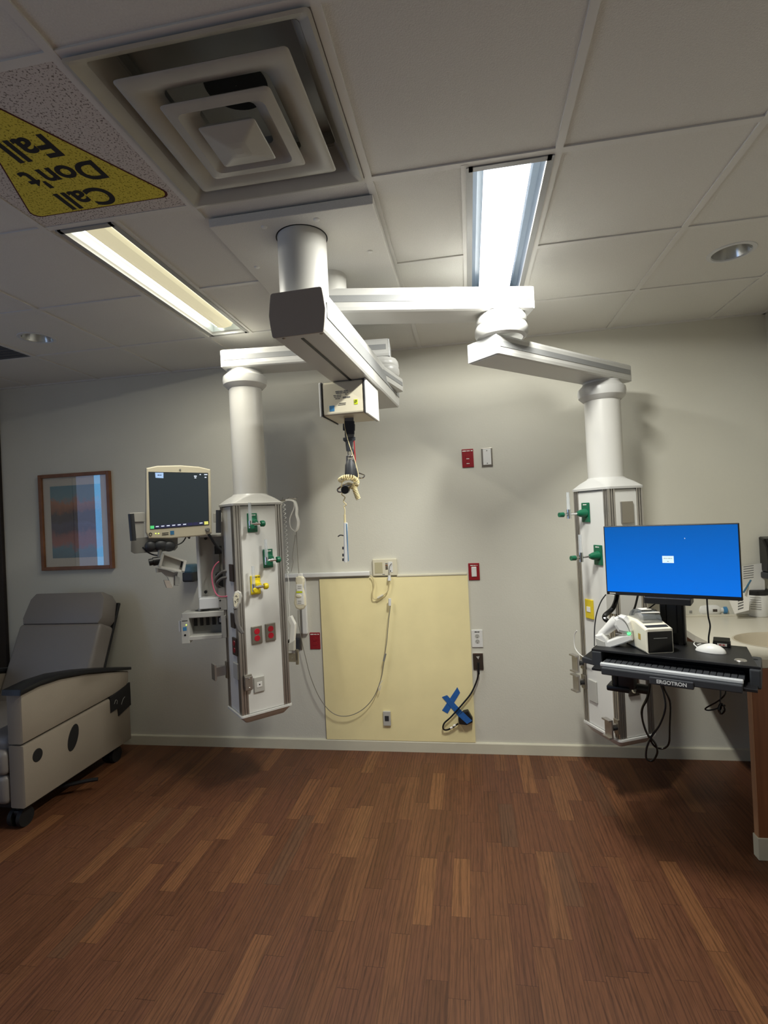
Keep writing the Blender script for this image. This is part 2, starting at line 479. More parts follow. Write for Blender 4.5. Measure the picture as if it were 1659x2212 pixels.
part('pane', b, mat('daylit_pane', '8090a0', rough=.1, emit=(120, 195, 255), es=2.2), win)

# ceiling with openings
holes = [(.05, .315, 1.745, 2.93), (-1.478, -1.252, 1.745, 2.93), (GX[5] + .02, GX[6] - .02, GY[0] + .02, GY[1] - .02)]
cans = [(1.243, 2.631, .082), (-2.446, 2.685, .082)]
holes += [(x - .15, x + .15, y - .15, y + .15) for x, y, r in cans]
xs = sorted({XL, XR, *[h[0] for h in holes], *[h[1] for h in holes]}); ys = sorted({YF, WY, *[h[2] for h in holes], *[h[3] for h in holes]})
b = MB(); t = bmesh.new()
for i in range(len(xs) - 1):
    for j in range(len(ys) - 1):
        cx, cy = (xs[i] + xs[i + 1]) / 2, (ys[j] + ys[j + 1]) / 2
        if any(h[0] < cx < h[1] and h[2] < cy < h[3] for h in holes): continue
        t.faces.new([t.verts.new(p) for p in ((xs[i], ys[j], CZ), (xs[i], ys[j + 1], CZ), (xs[i + 1], ys[j + 1], CZ), (xs[i + 1], ys[j], CZ))])
for x, y, r in cans:
    n = 48; a = [2 * PI * k / n for k in range(n)]
    inn = [t.verts.new((x + r * math.cos(q), y + r * math.sin(q), CZ)) for q in a]
    out = []
    for q in a:
        c, s = math.cos(q), math.sin(q); k = .15 / max(abs(c), abs(s)); out.append(t.verts.new((x + k * c, y + k * s, CZ)))
    for k in range(n): t.faces.new((inn[k], inn[(k + 1) % n], out[(k + 1) % n], out[k]))
for f in t.faces:
    f.normal_update()
    if f.normal.z > 0: f.normal_flip()
b._add(t); struct('ceiling', b, 'ceil')
# plenum slab above the tiles keeps daylight out
b = MB(); b.box(XL - .1, XR + .1, YF - .1, WY + .1, CZ + .4, CZ + .45); struct('trim_3', b, 'ventdark')

# ceiling tee grid
b = MB(); tw = .012
def skipseg(vals, lo, hi): return vals
for i, x in enumerate(GX + [GX[0] - .0]):
    for (y0, y1) in ((YF, WY),):
        segs = [(y0, y1)]
        if i == 5: segs = [(YF, GY[1]), (GY[1], 1.80), (2.955, WY)]
        if i == 6: segs = [(YF, WY)]
        for a, c in segs: b.box(x - tw, x + tw, a, c, CZ - .006, CZ + .002)
ysg = [GY[0] - .6096 * k for k in range(1, 6)] + GY
for y in ysg:
    segs = [(XL, XR)]
    if abs(y - GY[2]) < .01: segs = [(XL, GX[4]), (-1.24, GX[5] + .02), (GX[6], .04), (GX[7], XR)]
    if y == GY[3]: segs = [(XL, XR)]
    for a, c in segs: b.box(a, c, y - tw, y + tw, CZ - .0052, CZ + .002)
for x in (.037, -1.24): b.box(x - tw, x + tw, GY[1], GY[3], CZ - .006, CZ + .002)
struct('trim_1', b, 'tee')
# wall angle along the top of the walls
b = MB(); b.box(XL, XR, WY - .02, WY, CZ - .008, CZ + .002); b.box(XR - .02, XR, YF, WY, CZ - .008, CZ + .002); b.box(XL, XL + .02, YF, WY, CZ - .008, CZ + .002)
struct('trim_2', b, 'tee')

def baseboard(name, p0, p1, nrm):
    p0 = Vector((*p0, 0)); p1 = Vector((*p1, 0)); A = frame(p0, (p1 - p0).xy)
    b = MB(A); L = (p1 - p0).length
    b.prism([(0, 0), (-.013, 0), (-.013, .066), (-.009, .073), (0, .073)], 'x', 0, L)
    struct(name, b, 'base')
baseboard('baseboard_back', (XL, WY), (XR, WY), 0)
baseboard('baseboard_right', (XR, WY), (XR, YF), 0)

# ============================================================ ceiling things
# supply air diffuser
x0, x1, y0, y1 = GX[5] + .012, GX[6] - .012, GY[0] + .012, GY[1] - .012
vc = ((x0 + x1) / 2, (y0 + y1) / 2)
dif = thing('air_diffuser', 'square stepped air diffuser with dusty louvres in the ceiling above the lift', 'vent', (vc[0], vc[1], CZ - .01))
def sqr(h, z, r=.012, c=vc):
    pts = []
    for sx, sy, a0 in ((1, 1, 0), (-1, 1, 90), (-1, -1, 180), (1, -1, 270)):
        for k in range(4):
            a = math.radians(a0 + k * 30); pts.append((c[0] + sx * (h - r) + r * math.cos(a), c[1] + sy * (h - r) + r * math.sin(a), z))
    return pts
b = MB(); b.loft([sqr(.309, CZ - .012), sqr(.300, CZ - .014), sqr(.272, CZ + .004), sqr(.235, CZ + .075), sqr(.232, CZ + .078), sqr(.27, CZ + .006)], cap=False)
part('flange', b, 'vent', dif, smooth=True)
def louvre(nm, ho, hi, z, zi):
    b = MB(); b.loft([sqr(hi, zi + .03, .02), sqr(ho - .02, z + .02, .02), sqr(ho - .004, z + .007), sqr(ho, z + .002), sqr(ho - .002, z), sqr(ho - .010, z - .001), sqr(ho - .03, z - .005, .02), sqr(hi, zi, .02), sqr(hi - .004, zi + .004, .02)], cap=False)
    part(nm, b, 'vent', dif, smooth=True)
louvre('outer_louvre', .231, .150, CZ - .016, CZ + .010)
louvre('middle_louvre', .153, .085, CZ - .034, CZ - .006)
b = MB(); b.loft([sqr(.07, CZ - .035, .008), sqr(.082, CZ - .050, .008), sqr(.080, CZ - .052, .008), sqr(.030, CZ - .068, .010), sqr(.012, CZ - .071, .006)])
part('centre_pyramid', b, 'vent', dif)
b = MB(); b.box(vc[0] - .24, vc[0] + .24, vc[1] - .24, vc[1] + .24, CZ + .12, CZ + .13)
b.box(vc[0] - .24, vc[0] - .235, vc[1] - .24, vc[1] + .24, CZ + .07, CZ + .12); b.box(vc[0] + .235, vc[0] + .24, vc[1] - .24, vc[1] + .24, CZ + .07, CZ + .12)
b.box(vc[0] - .24, vc[0] + .24, vc[1] - .24, vc[1] - .235, CZ + .07, CZ + .12); b.box(vc[0] - .24, vc[0] + .24, vc[1] + .235, vc[1] + .24, CZ + .07, CZ + .12)
part('plenum_box', b, 'vent', dif)
b = MB(); b.lathe([(.001, CZ + .118), (.09, CZ + .118), (.09, CZ + .121)], c=(vc[0], vc[1], 0)); part('duct_opening', b, 'ventdark', dif)

# printed tile
st = thing('printed_ceiling_tile', 'speckled ceiling tile printed with a yellow Call Don\'t Fall warning triangle', 'ceiling tile', ((GX[4] + GX[5]) / 2, (GY[0] + GY[1]) / 2, CZ - .004))
b = MB(); b.box(GX[4] + .013, GX[5] - .013, GY[0] + .013, GY[1] - .013, CZ - .0035, CZ - .0005); part('tile_board', b, 'tilesp', st)
def roundpoly(pts, r, n=6):
    out = []; N = len(pts)
    for i in range(N):
        p0, p1, p2 = (Vector(pts[i - 1]), Vector(pts[i]), Vector(pts[(i + 1) % N]))
        d0 = (p0 - p1).normalized(); d2 = (p2 - p1).normalized()
        ang = d0.angle(d2); t = r / math.tan(ang / 2)
        a = p1 + d0 * t; c = p1 + d2 * t; o = p1 + (d0 + d2).normalized() * (r / math.sin(ang / 2))
        va, vc_ = a - o, c - o; th = math.atan2(va.x * vc_.y - va.y * vc_.x, va.dot(vc_))
        for k in range(n + 1):
            q = th * k / n; out.append((o.x + va.x * math.cos(q) - va.y * math.sin(q), o.y + va.x * math.sin(q) + va.y * math.cos(q)))
    return out
tri = [(-.944, 1.652), (-1.502, 1.652), (-1.226, 1.113)]
b = MB(); b.prism(roundpoly(tri, .026), 'z', CZ - .0045, CZ - .0035); part('sign_border', b, 'signr', st)
cx_, cy_ = sum(p[0] for p in tri) / 3, sum(p[1] for p in tri) / 3
tri2 = [(cx_ + (x - cx_) * .972, cy_ + (y - cy_) * .972) for x, y in tri]
b = MB(); b.prism(roundpoly(tri2, .025), 'z', CZ - .0052, CZ - .0042); part('sign_face', b, 'signy', st)
FLIP = Matrix.Rotation(PI, 4, 'Z') @ Matrix.Rotation(PI, 4, 'Y')
b = MB()
for tx, cxx, cyy, sz in (('Call', -1.235, 1.588, .125), ('Don\'t', -1.218, 1.468, .115), ('Fall', -1.225, 1.345, .125)):
    b.text(tx, sz, Matrix.Translation((cxx, cyy, CZ - .0056)) @ Matrix.Rotation(PI, 4, 'Y') , bold=.0028)
part('sign_lettering', b, 'signink', st)

# troffers
def troffer(x0, x1, y0, y1, bright, label):
    cx, cy = (x0 + x1) / 2, (y0 + y1) / 2
    t = thing('ceiling_light', label, 'light', (cx, cy, CZ - .01), 'linear ceiling lights')
    b = MB()
    e = .014
    b.box(x0 - .008, x0 + e, y0 - .008, y1 + .008, CZ - .009, CZ + .012); b.box(x1 - e, x1 + .008, y0 - .008, y1 + .008, CZ - .009, CZ + .012)
    b.box(x0, x1, y0 - .008, y0 + e, CZ - .009, CZ + .012); b.box(x0, x1, y1 - e, y1 + .008, CZ - .009, CZ + .012)
    part('frame', b, 'housing', t)
    a = x0 + e; c = x1 - e; n = 10
    # curved reflector: from frame up over the lamp, each side of the basket
    b = MB(); prof = [(a, CZ + .01), (a + .004, CZ + .05), (a + .02, CZ + .085), (a + .045, CZ + .105), (cx, CZ + .112), (c - .045, CZ + .105), (c - .02, CZ + .085), (c - .004, CZ + .05), (c, CZ + .01)]
    prof = prof + [(x, z + .004) for x, z in reversed(prof)]
    b.prism(prof, 'y', y0 + .01, y1 - .01)
    b.box(x0, x1, y0 + .004, y0 + .012, CZ, CZ + .116); b.box(x0, x1, y1 - .012, y1 - .004, CZ, CZ + .116)
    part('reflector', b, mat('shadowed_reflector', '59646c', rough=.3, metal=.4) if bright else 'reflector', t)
    # perforated basket
    w = .078 if bright else .052
    pr = [(cx - w, CZ + .06), (cx - w, CZ + .03), (cx - w + .012, CZ + .014), (cx, CZ + .008), (cx + w - .012, CZ + .014), (cx + w, CZ + .03), (cx + w, CZ + .06)]
    if bright:
        b = MB(); b.prism(pr, 'y', y0 + .03, y1 - .03, bev=.003)
        part('lamp_basket', b, mat('bright_basket', 'f4f6ff', rough=.6, emit=(236, 243, 255), es=2.2), t)
    else:
        b = MB(); b.prism(pr, 'y', y0 + .03, y1 - .06, bev=.003)
        part('lamp_basket', b, mat('warm_basket', '8a866e', rough=.6, emit=(216, 206, 170), es=.74), t)
    lx = (cx,) if bright else (cx - w - .012, cx + w + .012)
    for q in lx:
        b = MB(); b.cyl((q, y0 + .02, CZ + (.07 if bright else .04)), (q, y1 - .03, CZ + (.07 if bright else .04)), .008, n=12)
        part('fluorescent_tube', b, mat('tube', 'ffffff', emit=(255, 250, 232), es=6), t)
    return t, cx, cy, y1 - y0
T1 = troffer(.05, .315, 1.745, 2.93, True, 'bright white linear ceiling light directly above the right-hand swing arm')
T2 = troffer(-1.478, -1.252, 1.745, 2.93, False, 'long warm-toned linear ceiling light near the left equipment column')
area('lamp_right', (T1[1], 1.985, CZ + .004), (0, 0, 0), .09, .44, LAMP_R, (1.0, 1.0, .93))
area('lamp_right_far', (T1[1], 2.81, CZ + .004), (0, 0, 0), .09, .18, 6.5, (1.0, 1.0, .93))
area('lamp_left', (T2[1] + .01, T2[2], CZ + .004), (0, 0, 0), .02, 1.08, LAMP_L, (1.0, .97, .84))

# downlights
for (x, y, r), lb in zip(cans, ('unlit round recessed downlight in the ceiling tile at far right', 'unlit round recessed downlight in the ceiling tile at far left')):
    t = thing('downlight', lb, 'light', (x, y, CZ - .004), 'recessed downlights')
    b = MB(); b.lathe([(r - .002, CZ + .002), (r, CZ - .004), (r + .016, CZ - .003), (r + .018, CZ + .001)], c=(x, y, 0), n=48); part('trim_ring', b, 'capwhite', t)
    b = MB(); b.lathe([(r - .001, CZ), (r - .012, CZ + .04), (r - .03, CZ + .09), (.03, CZ + .11), (0, CZ + .11)], c=(x, y, 0), n=48); part('reflector_cone', b, 'cone', t)

# dark return grille far left
b = MB(); g0, g1 = -3.30, -2.735
for k in range(14): b.box(g0, g1, 2.36 + k * .042, 2.385 + k * .042, CZ - .006, CZ + .001)
b.box(g0, g1, 2.355, 2.95, CZ - .002, CZ - .0005)
solo('return_grille', b, 'grille', 'dark grey ceiling return grille at the far left edge', 'vent')

# lift cover plate
PZ = 2.715
PX0, PX1, PY0, PY1 = -.9, -.283, 1.80, 2.945
pl = thing('mounting_cover', 'flat white cover plate on the ceiling where the two poles come through', 'cover plate', ((PX0 + PX1) / 2, (PY0 + PY1) / 2, PZ))
b = MB(); b.box(PX0, PX1, PY0, PY1, PZ, CZ - .007, bev=.003); part('plate', b, 'ceil', pl)
for px, py in ((571, 490), (684, 474), (555, 577), (799, 543)):
    p = atZ(px, py, PZ); b = MB(); b.ball((p.x, p.y, PZ), .012, .012, .006); part('screw_cap', b, 'whitep', pl)

# ============================================================ swing arms
def armpart(mb, L, w, z0, z1):
    h = z1 - z0
    pts = [(-w / 2 + .012, z0), (w / 2 - .012, z0), (w / 2 - .003, z0 + .006), (w / 2, z0 + .02), (w / 2, z1 - .012), (w / 2 - .006, z1), (-w / 2 + .006, z1), (-w / 2, z1 - .012), (-w / 2, z0 + .02), (-w / 2 + .003, z0 + .006)]
    mb.prism(pts, 'x', 0, L); mb.smooth = False
    return mb
def make_arm(parent, name, p0, p1, w, z0, z1, capm='capwhite', stripe=(.40, .68)):
    p0 = Vector((*p0, 0)); p1 = Vector((*p1, 0)); A = frame(p0, (p1 - p0).xy); L = (p1 - p0).length; h = z1 - z0
    a = part(name, armpart(MB(A), L, w, z0, z1), 'arm', parent)
    b = MB(A)
    for s in (-1, 1): b.box(.012, L - .012, s * (w / 2 + .0005) - .0015, s * (w / 2 + .0005) + .0015, z0 + h * stripe[0], z0 + h * stripe[1])
    part('stripe', b, 'stripe', a, 'grey inlay strip')
    for xx in (-.008, L):
        b = MB(A); b.box(xx, xx + .008, -w / 2 + .003, w / 2 - .003, z0 + .003, z1 - .002, bev=.003); part('end_cap', b, capm, a)
    return a

def ringed(mb, c, z0, z1, r):
    h = z1 - z0
    mb.lathe([(r * .80, z0), (r * .93, z0 + h * .06), (r, z0 + h * .2), (r, z0 + h * .42), (r * .95, z0 + h * .55), (r * .98, z0 + h * .62), (r * .95, z0 + h * .85), (r * .86, z1)], c=(c[0], c[1], 0), n=48)
    return mb

UZ0, UZ1 = 2.5275, 2.6325
LZ0, LZ1 = 2.3225, 2.4175
P2 = (-.572, 2.30)
# --- right boom
CRc = (.775, 3.15)
rb = thing('equipment_boom', 'right-hand ceiling boom: two folding white arms carrying a service column beside the blue screen', 'equipment boom', (CRc[0], CRc[1], .355))
b = MB(); b.cyl((P2[0], P2[1], UZ1 - .01), (P2[0], P2[1], CZ - .02), .07, n=40); part('ceiling_pole', b, 'white', rb)
make_arm(rb, 'upper_arm', (-.66, 2.292), (.308, 2.533), .172, UZ0, UZ1)
b = MB(); ringed(b, (.185, 2.50), LZ1, UZ0, .122); part('swivel_joint', b, 'arm', rb)
make_arm(rb, 'lower_arm', (.095, 2.47), (.885, 3.26), .19, LZ0, LZ1)

def column(root, F, ex, a, bb, zb, zt, pole_c, arm_z):
    """F: nearest corner; ex: direction of the right-hand face; a right-face width; bb left-face width"""
    ex = Vector((*ex, 0)).normalized(); ey = Vector((-ex.y, ex.x, 0))
    A = frame((F[0], F[1], 0), ex.xy)
    cx, cy = a / 2, bb / 2
    # collar and tube
    b = MB(A); h = .085
    b.lathe([(.098, arm_z - .008), (.108, arm_z - .02), (.127, arm_z - .038), (.130, arm_z - .06), (.126, arm_z - .085), (.106, arm_z - .105), (.098, arm_z - .11)], c=(cx, cy, 0), n=48)
    b.lathe([(.1, arm_z), (.1, arm_z - .012)], c=(cx, cy, 0), n=48)
    part('collar', b, 'arm', root)
    b = MB(A); b.cyl((cx, cy, zt + .03), (cx, cy, arm_z), .0965, n=48); part('drop_tube', b, 'white', root)
    # shroud
    def rr(m, z, r=.02):
        pts = []
        for sx, sy, a0 in ((1, 1, 0), (-1, 1, 90), (-1, -1, 180), (1, -1, 270)):
            for k in range(6):
                q = math.radians(a0 + k * 18); pts.append((cx + sx * (a / 2 + m - r) + r * math.cos(q), cy + sy * (bb / 2 + m - r) + r * math.sin(q), z))
        return pts
    def circ(r, z):
        out = []
        for sx, sy, a0 in ((1, 1, 0), (-1, 1, 90), (-1, -1, 180), (1, -1, 270)):
            for k in range(6):
                q = math.radians(a0 + 7.5 + k * 15); out.append((cx + r * math.cos(q), cy + r * math.sin(q), z))
        return out
    b = MB(A)
    mid = [tuple((Vector(p) * .5 + Vector(q) * .5) + Vector((0, 0, .006))) for p, q in zip(rr(.008, zt + .012), circ(.1, zt + .06))]
    b.loft([rr(.008, zt), rr(.009, zt + .012), rr(.002, zt + .018), mid, circ(.104, zt + .062), circ(.1, zt + .068)])
    part('shroud', b, 'arm', root, smooth=True)
    body = part('column_body', MB(A).box(.018, a - .018, .018, bb - .018, zb, zt), 'lgrey', root)
    # face panels
    b = MB(A); b.box(.04, a - .04, .003, .02, zb + .004, zt - .004, bev=.002)
    part('front_panel', b, 'panel', root)
    b = MB(A); b.box(.003, .02, .04, bb - .04, zb + .004, zt - .004, bev=.002)
    part('side_panel', b, 'panel', root)
    b = MB(A); b.box(.04, a - .04, bb - .02, bb - .003, zb + .004, zt - .004, bev=.002); part('rear_panel', b, 'panel', root)
    b = MB(A); b.box(a - .02, a - .003, .04, bb - .04, zb + .004, zt - .004, bev=.002); part('right_panel', b, 'panel', root)
    g = .042; d = .006
    prof = [(0, 0), (.012, 0), (.013, d), (.018, d), (.019, 0), (.026, 0), (.027, d), (.032, d), (.033, 0), (g, 0), (g, g), (0, g), (0, .033), (d, .032), (d, .027), (0, .026), (0, .019), (d, .018), (d, .013), (0, .012)]
    for sx, sy in ((0, 0), (1, 0), (0, 1), (1, 1)):
        pts = [((a - u) if sx else u, (bb - v) if sy else v) for u, v in prof]
        b = MB(A); b.prism(pts, 'z', zb + .001, zt - .001); part('corner_rail', b, 'alu', root)
    b = MB(A)
    def sh(k, z): return [(cx + (p[0] - cx) * k, cy + (p[1] - cy) * k, z) for p in rr(.0, 0)]
    b.loft([rr(.009, zb + .002), rr(.010, zb - .008), rr(.004, zb - .012), sh(.95, zb - .026), sh(.8, zb - .05), sh(.5, zb - .062)])
    part('bottom_cap', b, 'arm', root, smooth=True)
    FA = A.copy()
    # side frame: x from back-left to the near corner as seen
    SA = frame(A @ Vector((0, bb, 0)), (-ey).xy)
    return FA, SA
RAx = (.906, .423)
FL = Vector((-.423, .906)) * .30; FRv = Vector(RAx) * .225
Fr = (CRc[0] - (FL.x + FRv.x) / 2, CRc[1] - (FL.y + FRv.y) / 2)
RS, RF = column(rb, Fr, RAx, .225, .30, .355, 1.707, CRc, LZ0)

# --- left boom
CLc = (-1.30, 2.972)
lb_ = thing('equipment_boom', 'left-hand ceiling boom: white arm and round tube carrying the service column with flowmeters', 'equipment boom', (CLc[0], CLc[1], .52))
make_arm(lb_, 'upper_arm', (-.60, 2.26), (-.43, 3.10), .15, 2.35, 2.43)
b = MB(); ringed(b, (-.472, 3.02), 2.425, UZ0, .105); part('swivel_joint', b, 'arm', lb_)
make_arm(lb_, 'lower_arm', (-1.395, 2.948), (-.425, 3.04), .19, UZ0, UZ1)
FLl = Vector((-.7071, .7071)) * .225; FRl = Vector((.7071, .7071)) * .30
Fl = (CLc[0] - (FLl.x + FRl.x) / 2, CLc[1] - (FLl.y + FRl.y) / 2)
LF, LS = column(lb_, Fl, (.7071, .7071), .30, .225, .52, 1.718, CLc, UZ0)

# --- patient lift rail
lr = thing('ceiling_lift_rail', 'long thick white lift rail hanging from the big ceiling pole, pointing at the back wall', 'lift rail', (-.594, 1.956, 2.283))
b = MB(); b.cyl((-.594, 1.956, 2.42), (-.594, 1.956, CZ - .02), .0945, n=48); part('ceiling_pole', b, 'white', lr)
b = MB(); b.lathe([(.0955, PZ - .001), (.1, PZ - .001), (.1, PZ + .002), (.0955, PZ + .002)], c=(-.594, 1.956, 0), n=48); part('pole_gasket', b, 'rubber', lr)
A = frame((-.575, 1.795, 0), (.055, 1)); L = 1.40; w = .205; z0, z1 = 2.283, 2.438
pts = [(-.093, z0), (.093, z0), (.0985, z0 + .008), (.101, z0 + .035), (.105, z0 + .078), (.101, z0 + .12), (.096, z1), (-.096, z1), (-.101, z0 + .12), (-.105, z0 + .078), (-.101, z0 + .035), (-.0985, z0 + .008)]
b = MB(A); b.prism(pts, 'x', 0, L); part('rail', b, 'arm', lr)
b = MB(A); b.prism(roundpoly([(-.097, z0 - .004), (.097, z0 - .004), (.103, z0 + .035), (.1075, z0 + .078), (.103, z0 + .12), (.097, z1 + .003), (-.097, z1 + .003), (-.103, z0 + .12), (-.1075, z0 + .078), (-.103, z0 + .035)], .010, 3), 'x', -.007, 0, bev=.002); part('end_cap', b, 'endcap', lr, 'dark grey near end cap')
b = MB(A); b.prism(pts, 'x', L, L + .006); part('end_cap', b, 'capwhite', lr)
b = MB(A)
for s in (-1, 1): b.box(.02, L - .01, s * (w / 2) - .0035, s * (w / 2) + .0035, z0 + .055, z1 - .045)
part('stripe', b, 'stripe', lr, 'grey inlay strip')
b = MB(A); b.box(.04, .75, -.006, .006, z0 - .0015, z0 + .004); part('track_slot', b, 'black', lr)
for s in (-.05, .04):
    b = MB(A); b.ball((.02, s * 1.6, z0), .007, .007, .003); part('screw', b, 'steel', lr)

# --- lift motor
MA = frame((-.578, 2.455, 2.283), (1, -.055))      # x right, y away, z up; origin under the rail
mo = thing('lift_motor', 'cream box-shaped lift motor with stickers hanging under the ceiling rail', 'lift motor', MA @ Vector((0, .1, -.165)))
b = MB(MA); b.box(-.106, .106, 0, .245, -.165, -.002, bev=.012, seg=3); part('motor_box', b, 'cream', mo)
for s in (-.1085, .105):
    b = MB(MA); b.box(s, s + .0035, -.004, .25, -.168, -.001, bev=.001); part('seam', b, 'dark', mo)
for s in (-1, 1):
    b = MB(MA); x0, x1 = sorted((s * .1085, s * .120)); b.box(x0, x1, -.004, .25, -.170, -.001, bev=.005, seg=3); part('side_cover', b, 'whitep', mo)
b = MB(MA)
for tx, x, z, s in (('xxxxxxx xxxx', -.005, -.052, .010), ('xxxxxxxx xxxxxx', -.003, -.060, .008), ('xxxx xxxxxxx', -.027, -.07, .0065), ('xxx xxxxxx', -.027, -.078, .0065), ('xxxxxxx', -.027, -.086, .0065), ('xx', .016, -.068, .008), ('xxxxxx', .018, -.083, .012)):
    b.marks(tx, s, fr(x, -.0005, z))
part('printed_text', b, 'inkl', mo)
for q0 in ((-.02, .014, -.112, -.109), (-.025, .012, -.119, -.1165)):
    b = MB(MA); b.box(q0[0], q0[1], -.001, 0, q0[2], q0[3]); part('printed_mark', b, 'ink', mo)
b = MB(MA); b.box(-.07, -.045, -.0012, 0, -.145, -.118); part('sticker', b, 'blue', mo, 'blue square sticker')
b = MB(MA); b.box(.055, .073, -.0012, 0, -.122, -.098); part('sticker', b, 'lime', mo, 'lime green sticker')
b = MB(MA); b.tube([(.06, -.0015, -.115), (.060, -.0015, -.105), (.068, -.0015, -.103), (.067, -.0015, -.11), (.061, -.0015, -.111)], .0012, n=5, sub=3); part('sticker_mark', b, 'ink', mo)
# strap and hardware in the plane through the motor middle
SA_ = frame(MA @ Vector((0, .1, 0)), (1, -.055))
def q(px, py, off=0.0):
    x, z = on(SA_, px, py, off); return x, z
def sp_(px, py, off=0.0):
    x, z = q(px, py, off); return Vector((x, off, z))
def quad(mb, pts, y0, y1, A_=None):
    mb.prism([q(*p) for p in pts], 'y', y0, y1); return mb
b = MB(SA_); quad(b, [(742, 880), (763, 880), (764, 912), (744, 912)], -.004, .002); part('strap', b, 'strap', mo)
b = MB(SA_); quad(b, [(744, 910), (765, 910), (765, 938), (746, 938)], -.008, .006); quad(b, [(742, 916), (766, 916), (766, 930), (742, 930)], -.01, .008); part('strap_sleeve', b, 'strapd', mo)
b = MB(SA_); quad(b, [(745, 938), (765, 938), (764, 955), (747, 955)], -.004, .002); part('strap', b, 'strap', mo)
b = MB(SA_); quad(b, [(742, 946), (767, 944), (767, 950), (762, 955), (760, 975), (749, 975), (747, 956), (742, 952)], -.007, .007); b.box(*[v for v in (q(744, 949)[0], q(762, 949)[0])], -.009, -.006, q(750, 951)[1], q(750, 948.5)[1]); part('buckle', b, 'dark', mo)
b = MB(SA_); quad(b, [(764, 952), (766, 952), (769, 1000), (767, 1000)], -.002, .001); part('safety_strap', b, 'redstrap', mo)
b = MB(SA_); b.tube([sp_(752, 968), sp_(759, 967), sp_(763, 975), sp_(762, 984), sp_(754, 986), sp_(752, 976)], .0045, n=8, closed=True); b.tube([sp_(750, 985, -.004), sp_(750, 1002, -.004)], .006, sub=1); b.tube([sp_(763, 984), sp_(766, 1002)], .004, sub=1); part('carabiner', b, 'chrome', mo)
b = MB(SA_); c = sp_(757, 1013); b.lathe([(.001, .05), (.014, .045), (.026, .02), (.030, -.03), (.028, -.045), (.001, -.045)], c=c, n=28); c2 = sp_(768, 1022); b.box(c2.x - .014, c2.x + .012, -.012, .012, c2.z - .022, c2.z + .024, bev=.005); part('hanger_body', b, 'dark', mo)
b = MB(SA_); b.tube([sp_(772, 1021, -.01), sp_(786, 1026, -.01), sp_(787, 1029, -.01), sp_(782, 1033, -.01), sp_(772, 1032, -.01)], .0032, sub=4); part('hook', b, 'chrome', mo)
b = MB(SA_)
b.tube([sp_(770, 1049, -.045), sp_(752, 1044, -.05), sp_(731, 1055, -.045), sp_(730, 1061, -.045), sp_(736, 1063, -.045), sp_(752, 1062, -.05)], .0045, sub=4)
b.tube([sp_(770, 1052, -.045), sp_(752, 1047, -.05), sp_(738, 1054, -.045)], .004, sub=4)
c = sp_(753, 1052, -.04); b.cyl((c.x, -.10, c.z - .01), (c.x, .0, c.z), .017)
part('spreader_bar', b, 'chrome', mo)
b = MB(SA_); b.cyl((c.x, -.106, c.z - .017), (c.x, -.085, c.z - .015), .0195); part('bar_end', b, 'gloss', mo)

# --- hand control with coiled cord
hc = thing('hand_control', 'slim white hand control rod dangling on a thin cord below the lift motor', 'hand control', SA_ @ sp_(746, 1213))
def P3(A, lst): return [A @ v for v in lst]
b = MB(SA_)
def coil(mb, pts, R, r, turns, n=10):
    out = []; N = turns * n; P = [Vector(p) for p in pts]
    seg = [(P[i + 1] - P[i]).length for i in range(len(P) - 1)]; tot = sum(seg)
    for i in range(N + 1):
        s = tot * i / N; k = 0
        while k < len(seg) - 1 and s > seg[k]: s -= seg[k]; k += 1
        d = (P[k + 1] - P[k]).normalized(); c = P[k] + d * s
        u = d.orthogonal().normalized(); v = d.cross(u); a = 2 * PI * i / n
        out.append(c + (u * math.cos(a) + v * math.sin(a)) * R)
    mb.tube(out, r, n=6, sub=1)
ring = [sp_(752 + 18 * math.cos(a) * 1.0, 1042 + 11 * math.sin(a), -.06 + .03 * math.sin(a)) for a in [math.radians(200 + k * 20) for k in range(12)]]
coil(b, ring, .0125, .0028, 17, 12)
coil(b, [sp_(764, 1048, -.06), sp_(768, 1062, -.06), sp_(774, 1078, -.055)], .0105, .0030, 10, 12)
b.tube([sp_(740, 1040, -.06), sp_(737, 1052, -.06), sp_(742, 1060, -.05), sp_(738, 1068, -.05), sp_(745, 1074, -.05), sp_(742, 1083, -.05), sp_(748, 1090, -.05), sp_(743, 1094, -.05), sp_(745, 1102, -.05), sp_(744.5, 1118, -.05)], .0028, sub=5)
b.tube([sp_(738, 893, -.07), sp_(743, 900, -.05), sp_(745, 925, -.02), sp_(755, 962, -.02), sp_(768, 1000, -.03), sp_(774, 1030, -.04), sp_(766, 1040, -.05)], .0018, sub=5)
part('coiled_cord', b, 'coil', hc)
b = MB(SA_); b.tube([sp_(744.5, 1112, -.05), sp_(745, 1130, -.05)], .005, sub=1); part('strain_relief', b, 'coil', hc)
b = MB(SA_); b.tube([sp_(746.5, 1129, -.05), sp_(747, 1214, -.05)], .0098, n=16, sub=1); part('handset_rod', b, 'whitep', hc)
b = MB(SA_); b.box(*(lambda a, c: (a[0], a[0] + .003))(sp_(748, 1130, -.06), 0), -.06, -.057, sp_(748, 1212, -.05).z, sp_(748, 1131, -.05).z); part('blue_stripe', b, 'blue', hc)
b = MB(SA_); b.tube([sp_(730, 1159, -.05), sp_(735, 1156, -.05), sp_(742, 1157, -.05)], .003); part('hook', b, 'dark', hc)
for ya, yb_ in ((1181, 1187), (1196, 1202), (1206, 1212)):
    b = MB(SA_); b.box(sp_(739.5, ya, -.05).x, sp_(743, ya, -.05).x, -.055, -.045, sp_(741, yb_, -.05).z, sp_(741, ya, -.05).z, bev=.002); part('button', b, 'dark', hc)

